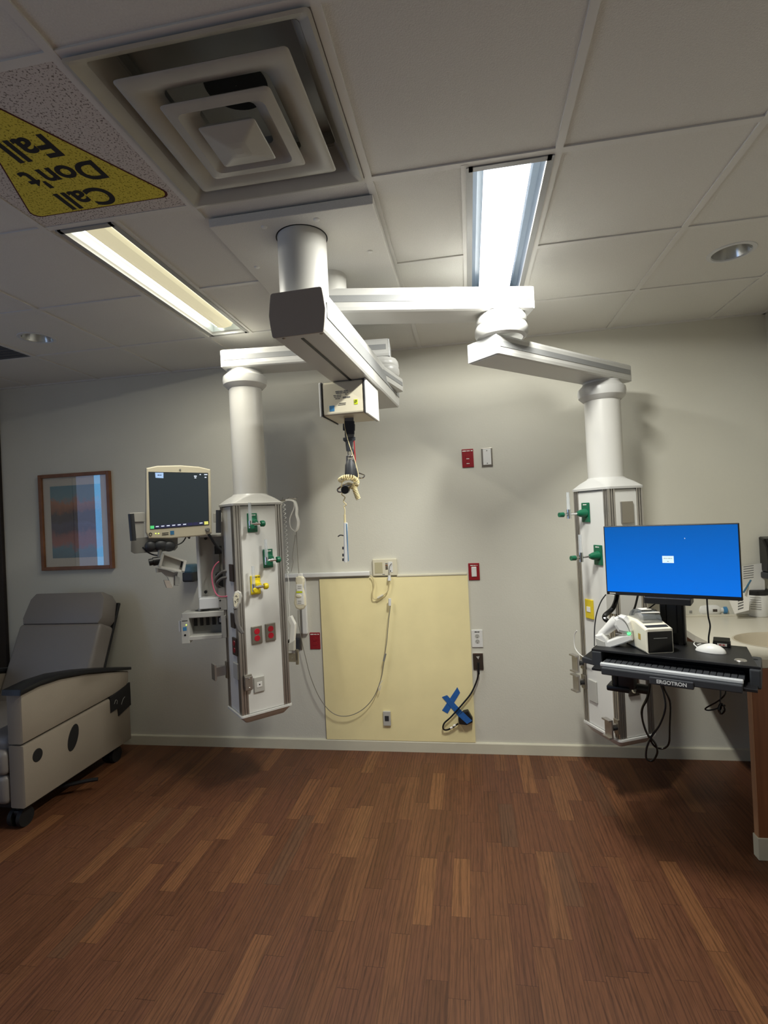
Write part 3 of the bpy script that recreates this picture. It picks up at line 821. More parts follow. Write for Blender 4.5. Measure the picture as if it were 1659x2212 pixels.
# ============================================================ wall things
def plate_box(A, r, th, m, root, name='plate', bev=.003):
    b = MB(A); b.box(r[0], r[1], -th, 0, r[2], r[3], bev=bev); return part(name, b, m, root)
def wthing(name, label, cat, A, r, group=None):
    return thing(name, label, cat, A @ Vector(((r[0] + r[1]) / 2, 0, r[2])), group)

# yellow board
r = (-1.066, -.036, .084, 1.196)
b = MB(WALL); b.box(r[0], r[1], -.012, 0, r[2] - .011, r[3], bev=.002); solo('wall_protection_board', b, 'board', 'large yellowed protective board on the back wall down to the baseboard', 'wall board')
# top edge strip of board
ra = on(WALL, 858, 1246)[0], on(WALL, 1009, 1242)[0]
b = MB(WALL); b.box(ra[0], ra[1] + .0, -.016, 0, 1.197, 1.211, bev=.003); solo('edge_trim', b, 'ivory', 'thin cream strip along the top of the yellowed board', 'trim strip')
# raceways
x0 = on(WALL, 617, 1243)[0]; x1 = on(WALL, 800, 1240)[0]; zz = on(WALL, 700, 1241)[1]
b = MB(WALL); b.box(x0, x1, -.03, 0, zz - .016, zz + .016, bev=.006); solo('cable_raceway', b, 'whitep', 'horizontal white cable raceway from the left column to the nurse call panel', 'raceway')
x0 = on(WALL, 653, 1300)[0]; x1 = on(WALL, 664, 1300)[0]; zb_ = on(WALL, 663, 1368)[1]
b = MB(WALL); b.box(x0, x1, -.03, 0, zb_, zz - .018, bev=.006); solo('cable_raceway', b, 'whitep', 'short vertical white raceway beside the call remote', 'raceway')

def outlet_face(A, cx, cz, m, root, s=1.0):
    for dz in (-.0195, .0195):
        b = MB(A); b.lathe([(0, .0075), (.0165 * s, .0075), (.0172 * s, .006), (.0172 * s, 0)], c=(cx, 0, cz + dz * s), axis='y', n=24)
        o = part('receptacle', b, m, root)
        b = MB(A)
        for dx in (-.006, .006): b.box(cx + (dx - .001) * s, cx + (dx + .001) * s, -.0082, -.007, cz + (dz + .001) * s, cz + (dz + .009) * s)
        b.lathe([(0, .0082), (.0028 * s, .0082), (.0028 * s, .007)], c=(cx, 0, cz + (dz - .008) * s), axis='y', n=10)
        part('slots', b, 'black', o)

def txt(A, s, size, x, z, off, m, root, name='lettering', **k):
    b = MB(A); b.marks(s, size, fr(x, off, z)); return part(name, b, m, root)

# nurse call station
r = rect(WALL, 806, 1207, 858, 1243)
nc = wthing('nurse_call_panel', 'cream two-gang nurse call panel at the top edge of the yellowed board', 'nurse call panel', WALL, r)
plate_box(WALL, r, .02, 'ivory', nc, 'faceplate', .004)
sx = (r[0] + r[1]) / 2; sz = (r[2] + r[3]) / 2
b = MB(WALL); b.box(r[0] + .015, sx - .015, -.0215, -.02, r[2] + .018, r[3] - .022, bev=.001); part('speaker_grille', b, mat('speaker_tan', 'b8b08e', rough=.7), nc)
for i, c in enumerate(('grey', 'frame', 'brown', 'brown')):
    b = MB(WALL); b.box(sx + .006, sx + .022, -.022, -.02, r[3] - .035 - i * .012, r[3] - .027 - i * .012); part('indicator', b, c, nc)
b = MB(WALL); b.box(sx + .026, sx + .055, -.0225, -.02, r[2] + .022, r[3] - .02, bev=.001); part('jack_plate', b, 'whitep', nc)
b = MB(WALL); b.lathe([(0, .024), (.004, .024), (.004, .02)], c=(sx + .04, 0, r[2] + .032), axis='y', n=12); part('jack', b, 'black', nc)
b = MB(WALL); b.box(sx - .018, sx, -.021, -.02, r[2] + .007, r[2] + .012); part('badge', b, 'grey', nc)

def wc(lst, off): return [WALL @ Vector((*(lambda a: (a[0], -off, a[1]))(on(WALL, x, y, -off)),)) for x, y in lst]
nk = MB(); nk.tube(wc([(800, 1243), (806, 1250), (808, 1265), (805, 1280), (806, 1292), (812, 1294), (822, 1289), (832, 1283), (838, 1275), (841, 1262), (841, 1250)], .035), .0038, sub=5)
cd = thing('cable', 'short looped cream cord plugged into the nurse call panel', 'cord', wc([(812, 1294)], .035)[0])
part('cord', nk, 'coil', cd)
b = MB(); b.tube(wc([(816, 1292), (828, 1285)], .035), .009, sub=1); part('inline_coupler', b, 'ivory', cd)
b = MB(); p_ = wc([(841, 1254), (841, 1243)], .035); b.cyl(p_[0], p_[1], .0125, r2=.009); part('plug', b, 'whitep', cd)
b = MB(); b.tube(wc([(841, 1243), (840.5, 1233), (842, 1222), (846, 1217)], .03), .0025); part('pull_wire', b, 'grey', cd)

cd2 = thing('call_cable', 'long thin cable hanging in a deep curve across the yellowed board', 'cable', wc([(745, 1547)], .04)[0])
b = MB(); b.tube(wc([(842, 1294), (843, 1310), (839, 1345), (836, 1380), (832, 1410), (828, 1440), (822, 1470), (806, 1508), (780, 1535), (748, 1547), (718, 1540), (692, 1510), (672, 1465), (660, 1420), (652, 1385), (645, 1345), (644, 1318)], .05), .0026, sub=6); part('cable', b, 'wire', cd2)
b = MB(); p_ = wc([(842, 1308), (842, 1293)], .05); b.cyl(p_[0], p_[1], .010); part('plug', b, 'whitep', cd2)
b = MB(); p_ = wc([(833, 1412), (829, 1428)], .05); b.cyl(p_[0], p_[1], .0065); part('inline_coupler', b, 'grey', cd2)
b = MB(); p_ = wc([(823, 1480), (820, 1492), (818, 1483), (826, 1470)], .05); b.tube(p_, .002, sub=3); part('cable_tie', b, 'whitep', cd2)

# plates
r = rect(WALL, 998, 970, 1023, 1010)
t = wthing('wall_plate', 'red wall plate high on the back wall beside the white blank plate', 'wall plate', WALL, r); plate_box(WALL, r, .006, 'red', t)
cx, cz = (r[0] + r[1]) / 2, (r[2] + r[3]) / 2
for dz in (.012, -.02):
    b = MB(WALL); b.lathe([(0, .0085), (.014, .0085), (.015, .006)], c=(cx, 0, cz + dz), axis='y', n=20); part('jack_cover', b, 'red', t)
txt(WALL, 'xxxxxxxx xx', .012, cx, r[3] - .013, -.0065, 'label', t); txt(WALL, 'xxxx', .009, cx, cz - .004, -.009, 'label', t, 'lettering'); txt(WALL, 'xxxx', .009, cx, cz - .036, -.009, 'label', t, 'lettering')
r = rect(WALL, 1040, 968, 1064, 1007)
t = wthing('wall_plate', 'white blank plate high on the back wall to the right of the red plate', 'wall plate', WALL, r)
plate_box(WALL, r, .010, 'steel', t, 'backplate', .002)
b = MB(WALL); b.box(r[0] + .010, r[1] - .010, -.013, -.009, r[2] + .008, r[3] - .006, bev=.003); part('face', b, 'whitep', t)
cx, cz = (r[0] + r[1]) / 2, (r[2] + r[3]) / 2
for dz in (.042, -.042):
    b = MB(WALL); b.ball((cx, -.013, cz + dz), .004, .002, .004); part('screw', b, 'grey', t)
r = rect(WALL, 1012, 1216, 1036, 1253)
t = wthing('light_switch', 'red switch plate with a white rocker at the upper right corner of the yellowed board', 'switch', WALL, r); plate_box(WALL, r, .007, 'red', t)
cx, cz = (r[0] + r[1]) / 2, (r[2] + r[3]) / 2
b = MB(WALL); b.box(cx - .017, cx + .017, -.012, -.006, cz - .034, cz + .032, bev=.003); part('rocker', b, 'whitep', t)
txt(WALL, 'xxxxxxxx x', .009, cx, r[3] - .016, -.0075, 'label', t)
r = rect(WALL, 1019, 1360, 1043, 1398)
t = wthing('wall_outlet', 'white duplex outlet beside the right edge of the yellowed board', 'outlet', WALL, r); plate_box(WALL, r, .007, 'whitep', t)
cx, cz = (r[0] + r[1]) / 2, (r[2] + r[3]) / 2
outlet_face(WALL, cx, cz - .002, 'lgrey', t, .9); txt(WALL, 'xxxxxx', .010, cx, r[3] - .014, -.0075, 'ink', t)
r = rect(WALL, 1022, 1411, 1044, 1446)
t = wthing('wall_outlet', 'dark brown outlet plate with a black plug in it, below the white outlet', 'outlet', WALL, r); plate_box(WALL, r, .008, 'brown', t)
cx, cz = (r[0] + r[1]) / 2, (r[2] + r[3]) / 2
b = MB(WALL); b.box(r[0] + .001, r[1] - .001, -.009, 0, r[3] - .004, r[3] + .002, bev=.001); part('shiny_edge', b, 'chrome', t)
b = MB(WALL); b.prism([(cx - .012, cz + .034), (cx + .010, cz + .036), (cx + .002, cz + .016)], 'y', -.012, -.008); part('prong_cover', b, 'lgrey', t)
# power cord taped to board
pc = thing('power_cord', 'black power cord looping from the brown outlet down to the taped plug', 'power cord', wc([(965, 1576)], .03)[0])
b = MB(); b.tube(wc([(1034, 1452), (1030, 1470), (1018, 1497), (1000, 1520), (975, 1548), (960, 1562), (957, 1573), (963, 1577), (975, 1573), (990, 1563)], .035), .0055, sub=6); part('cord', b, 'gloss', pc)
b = MB(); p_ = wc([(1033, 1432), (1034, 1456)], .03); b.cyl(p_[0], p_[1], .010, r2=.0075); part('plug', b, 'black', pc)
for xx, yy in ((975.5, 1572), (982, 1567)):
    b = MB(); p_ = wc([(xx - 2.6, yy + 1), (xx + 2.6, yy - 1)], .035); b.cyl(p_[0], p_[1], .0068); part('cord_band', b, 'label', pc, 'white band')
b = MB(WALL); b.prism([on(WALL, *p, -.03) for p in ((1001, 1535), (1011, 1533), (1021, 1550), (1021, 1558), (1008, 1564), (992, 1562), (990, 1548))], 'y', -.055, -.014, bev=.006); part('connector', b, 'black', pc)
b = MB(WALL); b.prism([on(WALL, *p) for p in ((988, 1483), (994, 1495), (967, 1540), (955, 1533))], 'y', -.0135, -.0125); solo('tape_strip', b, 'tape', 'blue tape strip leaning right, upper stroke of the cross on the yellowed board', 'tape')
b = MB(WALL); b.prism([on(WALL, *p) for p in ((955, 1504), (966, 1500), (1004, 1541), (994, 1550))], 'y', -.0155, -.0137)
b.prism([on(WALL, *p, -.05) for p in ((1000, 1537), (1020, 1556), (1009, 1563), (990, 1546))], 'y', -.0575, -.056); solo('tape_strip', b, 'tape', 'blue tape strip running down to the right and over the black plug', 'tape')
r = rect(WALL, 829, 1534, 845, 1565)
t = wthing('wall_jack', 'small grey data jack low on the yellowed board', 'jack', WALL, (r[0], r[1], r[2], r[3]))
b = MB(WALL); b.box(r[0], r[1], -.026, -.012, r[2], r[3], bev=.003); part('plate', b, 'lgrey', t)
b = MB(WALL); b.box(r[0] + .012, r[1] - .012, -.028, -.026, r[2] + .035, r[3] - .03); part('port', b, 'dark', t)
r = rect(WALL, 670, 1366, 692, 1402)
t = wthing('wall_plate', 'red wall plate low on the wall at the left edge of the yellowed board', 'wall plate', WALL, r); plate_box(WALL, r, .006, 'red', t)
cx, cz = (r[0] + r[1]) / 2, (r[2] + r[3]) / 2
for dz in (.012, -.02):
    b = MB(WALL); b.lathe([(0, .0085), (.013, .0085), (.014, .006)], c=(cx, 0, cz + dz), axis='y', n=20); part('jack_cover', b, 'red', t)
txt(WALL, 'xxxxxxxx xx', .011, cx, r[3] - .012, -.0065, 'label', t)
r = rect(WALL, 636, 1368, 653, 1403)
t = wthing('wall_outlet', 'dark steel outlet plate on the wall half hidden behind the white handset', 'outlet', WALL, r); plate_box(WALL, r, .008, 'steel', t)
cx = (r[0] + r[1]) / 2; b = MB(WALL); b.box(cx - .025, cx + .018, -.035, -.007, r[2] + .005, r[3] - .03, bev=.006); part('plug', b, 'dark', t)

# picture
r = rect(WALL, 92, 1022, 245, 1230)
pt = wthing('framed_picture', 'wood-framed landscape print with a white mat above the recliner', 'picture', WALL, r)
fw_ = .026
b = MB(WALL)
for q0 in ((r[0], r[0] + fw_, r[2], r[3]), (r[1] - fw_, r[1], r[2], r[3]), (r[0] + fw_, r[1] - fw_, r[2], r[2] + fw_), (r[0] + fw_, r[1] - fw_, r[3] - fw_, r[3])): b.box(q0[0], q0[1], -.032, 0, q0[2], q0[3], bev=.003)
part('frame', b, 'frame', pt)
b = MB(WALL); b.box(r[0] + .02, r[1] - .02, -.012, -.004, r[2] + .02, r[3] - .02); part('mat_board', b, 'mat_', pt)
b = MB(WALL); b.box(r[0] + .088, r[1] - .088, -.0135, -.012, r[2] + .092, r[3] - .092); part('print', b, 'art', pt)
b = MB(WALL); b.box(r[0] + .022, r[1] - .022, -.020, -.018, r[2] + .022, r[3] - .022); part('glass', b, 'glass', pt)

# dark panel left edge
b = MB(WALL); b.box(-4.09, -3.603, -.03, 0, .575, CZ - .01, bev=.003); solo('wall_panel', b, 'darkwood', 'tall dark brown panel on the back wall at the far left edge', 'panel')

# ============================================================ gas fittings and plates on the columns
def flowmeter(A, px, py, m, label, side=0, tube=True):
    """px,py: centre of wall plate"""
    x, z = on(A, px, py)
    t = thing('flowmeter', label, 'flowmeter', A @ Vector((x, -.03, z - .05)), 'flowmeters on the columns')
    b = MB(A); b.box(x - .034, x + .026, -.006, .001, z - .055, z + .055, bev=.003) if not side else b.box(x - .028, x + .028, -.006, .001, z - .055, z + .055, bev=.003)
    part('outlet_plate', b, m, t)
    b = MB(A); b.lathe([(0, .045), (.014, .045), (.019, .038), (.022, .02), (.026, .006)], c=(x, 0, z), axis='y', n=24); part('socket', b, m, t)
    txt(A, 'xxxxxx' if m == 'green' else 'xxxxxxx xxx', .010 if m == 'green' else .008, x, z + .044, -.0065, 'label' if m == 'green' else 'ink', t)
    # cross body
    L = -.075
    b = MB(A); b.tube([(x, -.04, z - .006), (x, -.056, z - .006)], .009, sub=1); b.tube([(x - .042, -.056, z - .008), (x + .022, -.056, z - .008)], .0075, sub=1)
    b.cyl((x - .036, -.056, z - .03), (x - .036, -.056, z + .012), .011)
    part('valve_body', b, 'chrome', t)
    b = MB(A); b.lathe([(0, .0), (.017, .0), (.018, .005), (.018, .018), (.013, .024), (0, .024)], c=(x + .026, -.056, z - .008), axis='x', n=20); part('knob', b, m, t)
    b = MB(A); b.cyl((x - .036, -.068, z - .02), (x - .036, -.089, z - .022), .012); part('outlet_nut', b, m, t)
    if tube:
        b = MB(A); b.cyl((x - .036, -.056, z + .012), (x - .036, -.056, z + .115), .010, r2=.0085); part('sight_tube', b, 'clear', t)
    return t
flowmeter(LF, 546, 1129, 'green', 'topmost green flowmeter on the front of the left column')
flowmeter(LF, 580, 1206, 'green', 'lower green flowmeter on the front of the left column')
flowmeter(LF, 553, 1263, 'yellow', 'yellow medical air flowmeter on the front of the left column')
def flowside(px, py, label):
    x, z = on(RF, px, py)
    t = thing('flowmeter', label, 'flowmeter', RF @ Vector((x, -.05, z - .05)), 'flowmeters on the columns')
    b = MB(RF); b.box(x - .034, x + .034, -.006, .001, z - .056, z + .056, bev=.003); part('outlet_plate', b, 'green', t)
    txt(RF, 'xxxxxx', .010, x, z + .045, -.0065, 'label', t)
    b = MB(RF); b.lathe([(0, .06), (.012, .058), (.020, .04), (.024, .02), (.027, .006)], c=(x, 0, z - .004), axis='y', n=24); part('socket', b, 'green', t)
    b = MB(RF); b.tube([(x, -.055, z - .004), (x, -.15, z - .006)], .006, sub=1); b.cyl((x, -.115, z - .03), (x, -.115, z + .022), .012); part('valve_body', b, 'chrome', t)
    b = MB(RF); b.lathe([(0, .178), (.013, .178), (.014, .15), (0, .15)], c=(x, 0, z - .006), axis='y', n=20); part('knob', b, 'green', t)
    b = MB(RF); b.cyl((x, -.115, z + .022), (x, -.115, z + .12), .010, r2=.0085); part('sight_tube', b, 'clear', t)
flowside(1266, 1107, 'upper green flowmeter on the left face of the right column')
flowside(1293, 1199, 'green flowmeter half hidden behind the blue screen')

def fixed_plate(A, box, m, root, name='outlet_plate', th=.007, rec=None, label=None, rs=1):
    r = rect(A, *box); b = MB(A); b.box(r[0], r[1], -th, .004, r[2], r[3], bev=.003)
    o = part(name, b, m, root, label)
    cx, cz = (r[0] + r[1]) / 2, (r[2] + r[3]) / 2
    if rec:
        for dz in (-.0195, .0195):
            b = MB(A); b.lathe([(0, .0095), (.0165 * rs, .0095), (.0172 * rs, .007)], c=(cx, 0, cz + dz), axis='y', n=22)
            for dx in (-.006, .006): b.box(cx + dx - .001, cx + dx + .001, -.0102, -.009, cz + dz, cz + dz + .008)
            part('receptacle', b, rec, o)
    return o, r
fixed_plate(LF, (543, 1352, 566, 1390), 'steel', lb_, rec='redo')
fixed_plate(LF, (573, 1346, 595, 1384), 'steel', lb_, rec='redo')
o, r = fixed_plate(LF, (548, 1461, 571, 1494), 'lgrey', lb_, name='data_plate')
cx, cz = (r[0] + r[1]) / 2, (r[2] + r[3]) / 2
b = MB(LF); b.box(cx - .016, cx + .016, -.009, -.007, cz - .016, cz + .014, bev=.001); part('jack_face', b, 'whitep', o)
b = MB(LF); b.box(cx - .004, cx + .004, -.0096, -.0085, cz - .004, cz + .003); part('port', b, 'dark', o)
b = MB(LF); xx, zz = on(LF, 585, 1090); b.box(xx - .025, xx + .018, .001, .0035, zz - .004, zz + .003); part('badge', b, 'dark', lb_)
# left column, side face
o, r = fixed_plate(LS, (497, 1219, 505, 1256), 'brown', lb_, label='dark red outlet plate with two hoses'); 
o, r = fixed_plate(LS, (500, 1325, 508, 1356), 'brown', lb_)
o, r = fixed_plate(LS, (504, 1378, 513, 1415), 'brown', lb_, rec='red')
o, r = fixed_plate(LS, (506, 1432, 515, 1466), 'lgrey', lb_, name='data_plate')
# rail clamps
def clamp(A, px, py, root, label, w=.045, h=.09, lug=-1, reach=.05):
    x, z = on(A, px, py)
    t = thing('rail_clamp', label, 'clamp', A @ Vector((x, -.02, z - h / 2)), 'metal clamps on the column rails')
    b = MB(A); b.box(x - w / 2, x + w / 2, -.012, 0, z - h / 2, z + h / 2, bev=.002); part('bracket_plate', b, 'steel', t)
    b = MB(A); b.box(x + lug * .005 - .02, x + lug * .005 + .02, -reach, -.012, z - h * .2, z + h * .2, bev=.003); part('clamp_block', b, 'alu', t)
    b = MB(A); b.box(x - w / 2, x + w / 2, -reach - .006, -reach, z - h * .42, z + h * .42, bev=.002); part('rail_hook', b, 'alu', t)
    b = MB(A)
    for dz in (-h * .3, h * .3): b.ball((x, -reach - .006, z + dz), .006, .004, .006)
    part('bolt', b, 'chrome', t)
    return t
clamp(LF, 535, 1474, lb_, 'steel clamp on the near front rail of the left column', reach=.018)
x, z = on(LS, 492, 1446)
t = thing('rail_clamp', 'silver clamp sticking out to the left from the rear rail of the left column', 'clamp', LS @ Vector((x, -.05, z - .05)), 'metal clamps on the column rails')
b = MB(LS); b.box(x - .012, x + .012, -.012, 0, z - .05, z + .05, bev=.002); part('bracket_plate', b, 'steel', t)
b = MB(LS); b.box(x - .012, x + .012, -.075, -.012, z - .028, z + .03, bev=.003); part('clamp_block', b, 'alu', t)
b = MB(LS); b.box(x - .03, x + .03, -.088, -.075, z - .045, z + .05, bev=.002); part('rail_hook', b, 'alu', t)
b = MB(LS); b.lathe([(0, .03), (.008, .03), (.008, .012)], c=(x - .012, -.02, z - .004), axis='y', n=14); part('knob', b, 'black', t)

# right column plates
o, r = fixed_plate(RS, (1341, 1083, 1367, 1130), 'steel', rb, name='blank_plate', label='blank grey steel plate')
o, r = fixed_plate(RS, (1357, 1461, 1379, 1503), 'brown', rb, rec='ivory')
o, r = fixed_plate(RF, (1266, 1295, 1282, 1336), 'yel2', rb, name='data_plate', label='yellow data plate')
cx, cz = (r[0] + r[1]) / 2, (r[2] + r[3]) / 2
b = MB(RF); b.box(cx - .016, cx + .016, -.010, -.007, cz - .016, cz + .014, bev=.001); part('jack_face', b, 'whitep', o)
o, r = fixed_plate(RF, (1273, 1470, 1290, 1515), 'lgrey', rb, name='data_plate')
o, r = fixed_plate(RF, (1312, 1284, 1330, 1325), 'lgrey', rb, name='outlet_plate')
for (px, py, lb) in ((1243, 1432, 'upper silver clamp on the far left rail of the right column'), (1242, 1474, 'lower silver clamp on the far left rail of the right column'), (1317, 1572, 'silver clamp at the bottom near corner of the right column')):
    A = RF
    x, z = on(A, px, py, -.05)
    x = .02 if px < 1300 else .285
    z = A.inverted() @ atY(px, py, (A @ Vector((x, -.05, 0))).y); z = z.z
    t = thing('rail_clamp', lb, 'clamp', A @ Vector((x, -.04, z - .05)), 'metal clamps on the column rails')
    b = MB(A); b.box(x - .018, x + .018, -.012, 0, z - .04, z + .04, bev=.002); part('bracket_plate', b, 'steel', t)
    b = MB(A); b.box(x - .01, x + .01, -.05, -.012, z - .018, z + .018, bev=.003); part('clamp_block', b, 'alu', t)
    b = MB(A); b.box(x - .028, x + .028, -.062, -.05, z - .05, z + .05, bev=.002); b.box(x - .028, x + .028, -.078, -.06, z + .042, z + .05); b.box(x - .028, x + .028, -.078, -.06, z - .05, z - .042); part('rail_hook', b, 'alu', t)
    b = MB(A); b.lathe([(0, .045), (.009, .045), (.009, .02)], c=(x + .018, 0, z), axis='y', n=14); part('knob', b, 'black', t)

# ============================================================ equipment on the left column
PM = frame(atY(318, 1080, 2.62), (math.cos(math.radians(39)), math.sin(math.radians(39))))
def poly(A, pts, y0, y1, mb, bev=0, off=None):
    mb.prism([on(A, *p, y0 if off is None else off) for p in pts], 'y', y0, y1, bev=bev); return mb
pm = thing('patient_monitor', 'cream patient monitor with a dark screen mounted left of the left column', 'patient monitor', PM @ Vector((.18, 0, -.2)))
b = MB(PM); poly(PM, [(316, 1011), (340, 1006), (390, 1005), (430, 1008), (455, 1014), (458, 1152), (440, 1157), (370, 1163), (322, 1163), (316, 1150)], 0, .055, b, bev=.006); part('housing', b, 'cream', pm)
b = MB(PM); poly(PM, [(319, 1014), (452, 1018), (455, 1148), (322, 1158)], .05, .09, b, bev=.01, off=0); part('rear_housing', b, 'whitep', pm)
b = MB(PM); poly(PM, [(320.5, 1019), (449.5, 1021.5), (451.5, 1134), (324, 1144)], -.0012, .004, b); part('bezel', b, 'dark', pm)
def quad_flat(A, pts, y, mb, t=.0006): return poly(A, pts, y - t, y, mb, off=y)
b = MB(PM); quad_flat(PM, [(322, 1020.5), (448, 1022.8), (450, 1133), (325, 1142.5)], -.0012, b); scr = part('screen', b, 'darkScreen', pm)
b = MB(PM); quad_flat(PM, [(335, 1021), (353, 1021), (353, 1033), (336, 1032)], -.0022, b); part('screen_tile', b, 'ui_blue', scr)
x, z = on(PM, 344.5, 1026.5); txt(PM, 'xxxxx', .008, x, z, -.0032, 'ui_navy', scr, 'screen_text')
b = MB(PM); quad_flat(PM, [(324.5, 1136), (333, 1135.5), (333, 1142), (324.8, 1142.5)], -.0024, b); part('screen_tile', b, 'ui_green', scr)
b = MB(PM); quad_flat(PM, [(441, 1126.5), (449.5, 1126), (450, 1132.5), (441.5, 1133.3)], -.0024, b); part('screen_tile', b, 'ui_yellow', scr)
for k in range(9):
    xa = 334.5 + k * 11.8; yb = 1135.3 - k * .95
    b = MB(PM); quad_flat(PM, [(xa, yb), (xa + 10.6, yb - .8), (xa + 10.8, yb + 5.5), (xa + .2, yb + 6.3)], -.0024, b); part('screen_tile', b, 'ui_navy', scr)
    if k not in (6, 7):
        b = MB(PM); quad_flat(PM, [(xa + 2, yb + 1.5), (xa + 8.6, yb + .9), (xa + 8.6, yb + 2.8), (xa + 2, yb + 3.4)], -.0034, b); part('screen_text', b, 'ui_white', scr)
for xa, ya, w_ in ((419, 1027.5, 6), (441, 1024, 7), (431, 1024, 3), (420, 1031, 4), (442, 1030, 4)):
    b = MB(PM); quad_flat(PM, [(xa, ya), (xa + w_, ya), (xa + w_, ya + 2.2), (xa, ya + 2.2)], -.0022, b); part('screen_text', b, 'ui_white', scr)
x, z = on(PM, 389, 1014.5); b = MB(PM); b.lathe([(0, .004), (.005, .004), (.005, -.001)], c=(x, 0, z), axis='y', n=16); part('camera_dot', b, 'grey', pm)
x, z = on(PM, 447.5, 1144); b = MB(PM); b.lathe([(0, .022), (.009, .022), (.013, .014), (.013, -.001)], c=(x, 0, z), axis='y', n=20); part('trim_knob', b, 'grey', pm)
x, z = on(PM, 325, 1154); b = MB(PM); b.tube([(x + .007 * math.cos(a), -.0015, z + .008 * math.sin(a)) for a in [math.radians(k * 45) for k in range(8)]], .0016, n=6, sub=2, closed=True); part('power_button', b, 'dark', pm)
for xa in (336.5, 342.5):
    x, z = on(PM, xa, 1152.5); b = MB(PM); b.lathe([(0, .0015), (.003, .0015), (.003, -.001)], c=(x, 0, z), axis='y', n=12); part('status_light', b, 'led_y', pm)
b = MB(PM); quad_flat(PM, [(367.5, 1147), (376, 1146.3), (376.3, 1154.5), (368, 1155.3)], -.001, b); part('sticker', b, 'blue', pm, 'blue square sticker')
for ya in (1150, 1153.6):
    b = MB(PM); quad_flat(PM, [(350, ya + 1), (364, ya), (364, ya + 1.4), (350, ya + 2.4)], -.001, b); part('printed_mark', b, 'ink', pm)
# handles
for (hx0, hy0, hx1, hy1, pxa, nm) in ((283, 1110, 288, 1168, 300, 'left'), (472, 1102, 472, 1151, 462, 'right')):
    a0 = on(PM, hx0, hy0, -.02); a1 = on(PM, hx1, hy1, -.02)
    b = MB(PM); b.tube([(a0[0], -.02, a0[1]), (a1[0], -.02, a1[1])], .015, n=16, sub=1); part('hand_grip', b, 'dark', pm)
    c = on(PM, pxa, 1120, .03)
    b = MB(PM)
    lo, hi = sorted((a0[0], c[0])); b.box(lo - .004, hi + .03, .025, .030, on(PM, hx0, 1128, .03)[1], on(PM, hx0, 1108, .03)[1], bev=.002)
    part('grip_bracket', b, 'lgrey', pm)
b = MB(PM); poly(PM, [(283, 1163), (283, 1192), (290, 1196), (378, 1189), (384, 1182), (384, 1155)], .03, .036, b, bev=.001); part('mount_plate', b, 'grey', pm)
b = MB(PM); poly(PM, [(288, 1107), (310, 1106), (312, 1170), (289, 1172)], .032, .037, b, bev=.001); part('side_bracket', b, 'lgrey', pm)
b = MB(PM)
for cxp, cyp, rr_ in ((348, 1178, .04), (365, 1180, .035), (325, 1180, .03)):
    x, z = on(PM, cxp, cyp, .02); b.ball((x, .02, z), rr_, .02, .03)
part('swivel_mount', b, 'dark', pm)
b = MB(PM); b.tube([(lambda a: (a[0], .02, a[1]))(on(PM, x_, y_, .02)) for x_, y_ in ((402, 1160), (397, 1168), (390, 1174), (378, 1178), (362, 1181))], .0035); b.tube([(lambda a: (a[0], .02, a[1]))(on(PM, x_, y_, .02)) for x_, y_ in ((404, 1158), (409, 1163), (410, 1157))], .0035); part('cable', b, 'dark', pm)
b = MB(PM); b.tube([(lambda a: (a[0], .03, a[1]))(on(PM, x_, y_, .03)) for x_, y_ in ((308, 1182), (318, 1192), (330, 1198), (342, 1200))], .004); part('cable', b, 'dark', pm)
# white holder below the monitor
hd = thing('device_holder', 'tilted white holder tray clamped below the patient monitor', 'holder', PM @ Vector((on(PM, 365, 1270)[0], .02, on(PM, 365, 1270)[1])))
b = MB(PM); poly(PM, [(350, 1193), (402, 1211), (396, 1236), (341, 1225)], .0, .01, b, bev=.001)
poly(PM, [(350, 1193), (402, 1211), (401, 1215), (349, 1197)], -.03, .0, b, off=0); poly(PM, [(342, 1221), (397, 1232), (396, 1236), (341, 1225)], -.03, .0, b, off=0); poly(PM, [(350, 1194), (354, 1196), (346, 1226), (341, 1225)], -.03, .0, b, off=0)
part('tray', b, 'lgrey', hd)
b = MB(PM); poly(PM, [(398, 1210), (403, 1211), (399, 1234), (393, 1233)], -.035, .002, b); part('end_lip', b, 'lgrey', hd)
b = MB(PM); poly(PM, [(392, 1211), (397, 1213), (394, 1227), (389, 1225)], -.002, .001, b, off=0); part('slot', b, 'dark', hd)
b = MB(PM); poly(PM, [(337, 1227), (362, 1232), (375, 1237), (385, 1236), (378, 1262), (373, 1271), (369, 1262), (362, 1248), (349, 1236), (338, 1237)], .012, .04, b, bev=.003); part('lower_arm', b, 'lgrey', hd)
b = MB(PM); poly(PM, [(354, 1254), (366, 1254), (373, 1271), (360, 1270)], .005, .035, b, bev=.001); part('foot_pad', b, 'endcap', hd, 'brownish grey pad')
b = MB(PM); poly(PM, [(378, 1243), (383, 1241), (386, 1265), (378, 1265)], .0, .03, b, bev=.002); poly(PM, [(383, 1245), (389, 1248), (389, 1260), (385, 1263)], .0, .02, b, bev=.002); part('side_clip', b, 'grey', hd)
b = MB(PM); p0 = on(PM, 322, 1215, .02); p1 = on(PM, 346, 1211, .02); b.cyl((p0[0], .02, p0[1]), (p0[0] + .022, .02, p0[1] + .003), .019); b.cyl((p0[0] + .02, .02, p0[1] + .003), (p1[0], .02, p1[1]), .024); part('clamp_knob', b, 'black', hd)
b = MB(PM); p0 = on(PM, 346, 1186, .02); p1 = on(PM, 345, 1205, .02); b.cyl((p0[0], .02, p0[1]), (p1[0], .02, p1[1]), .012); part('stem', b, 'grey', hd)
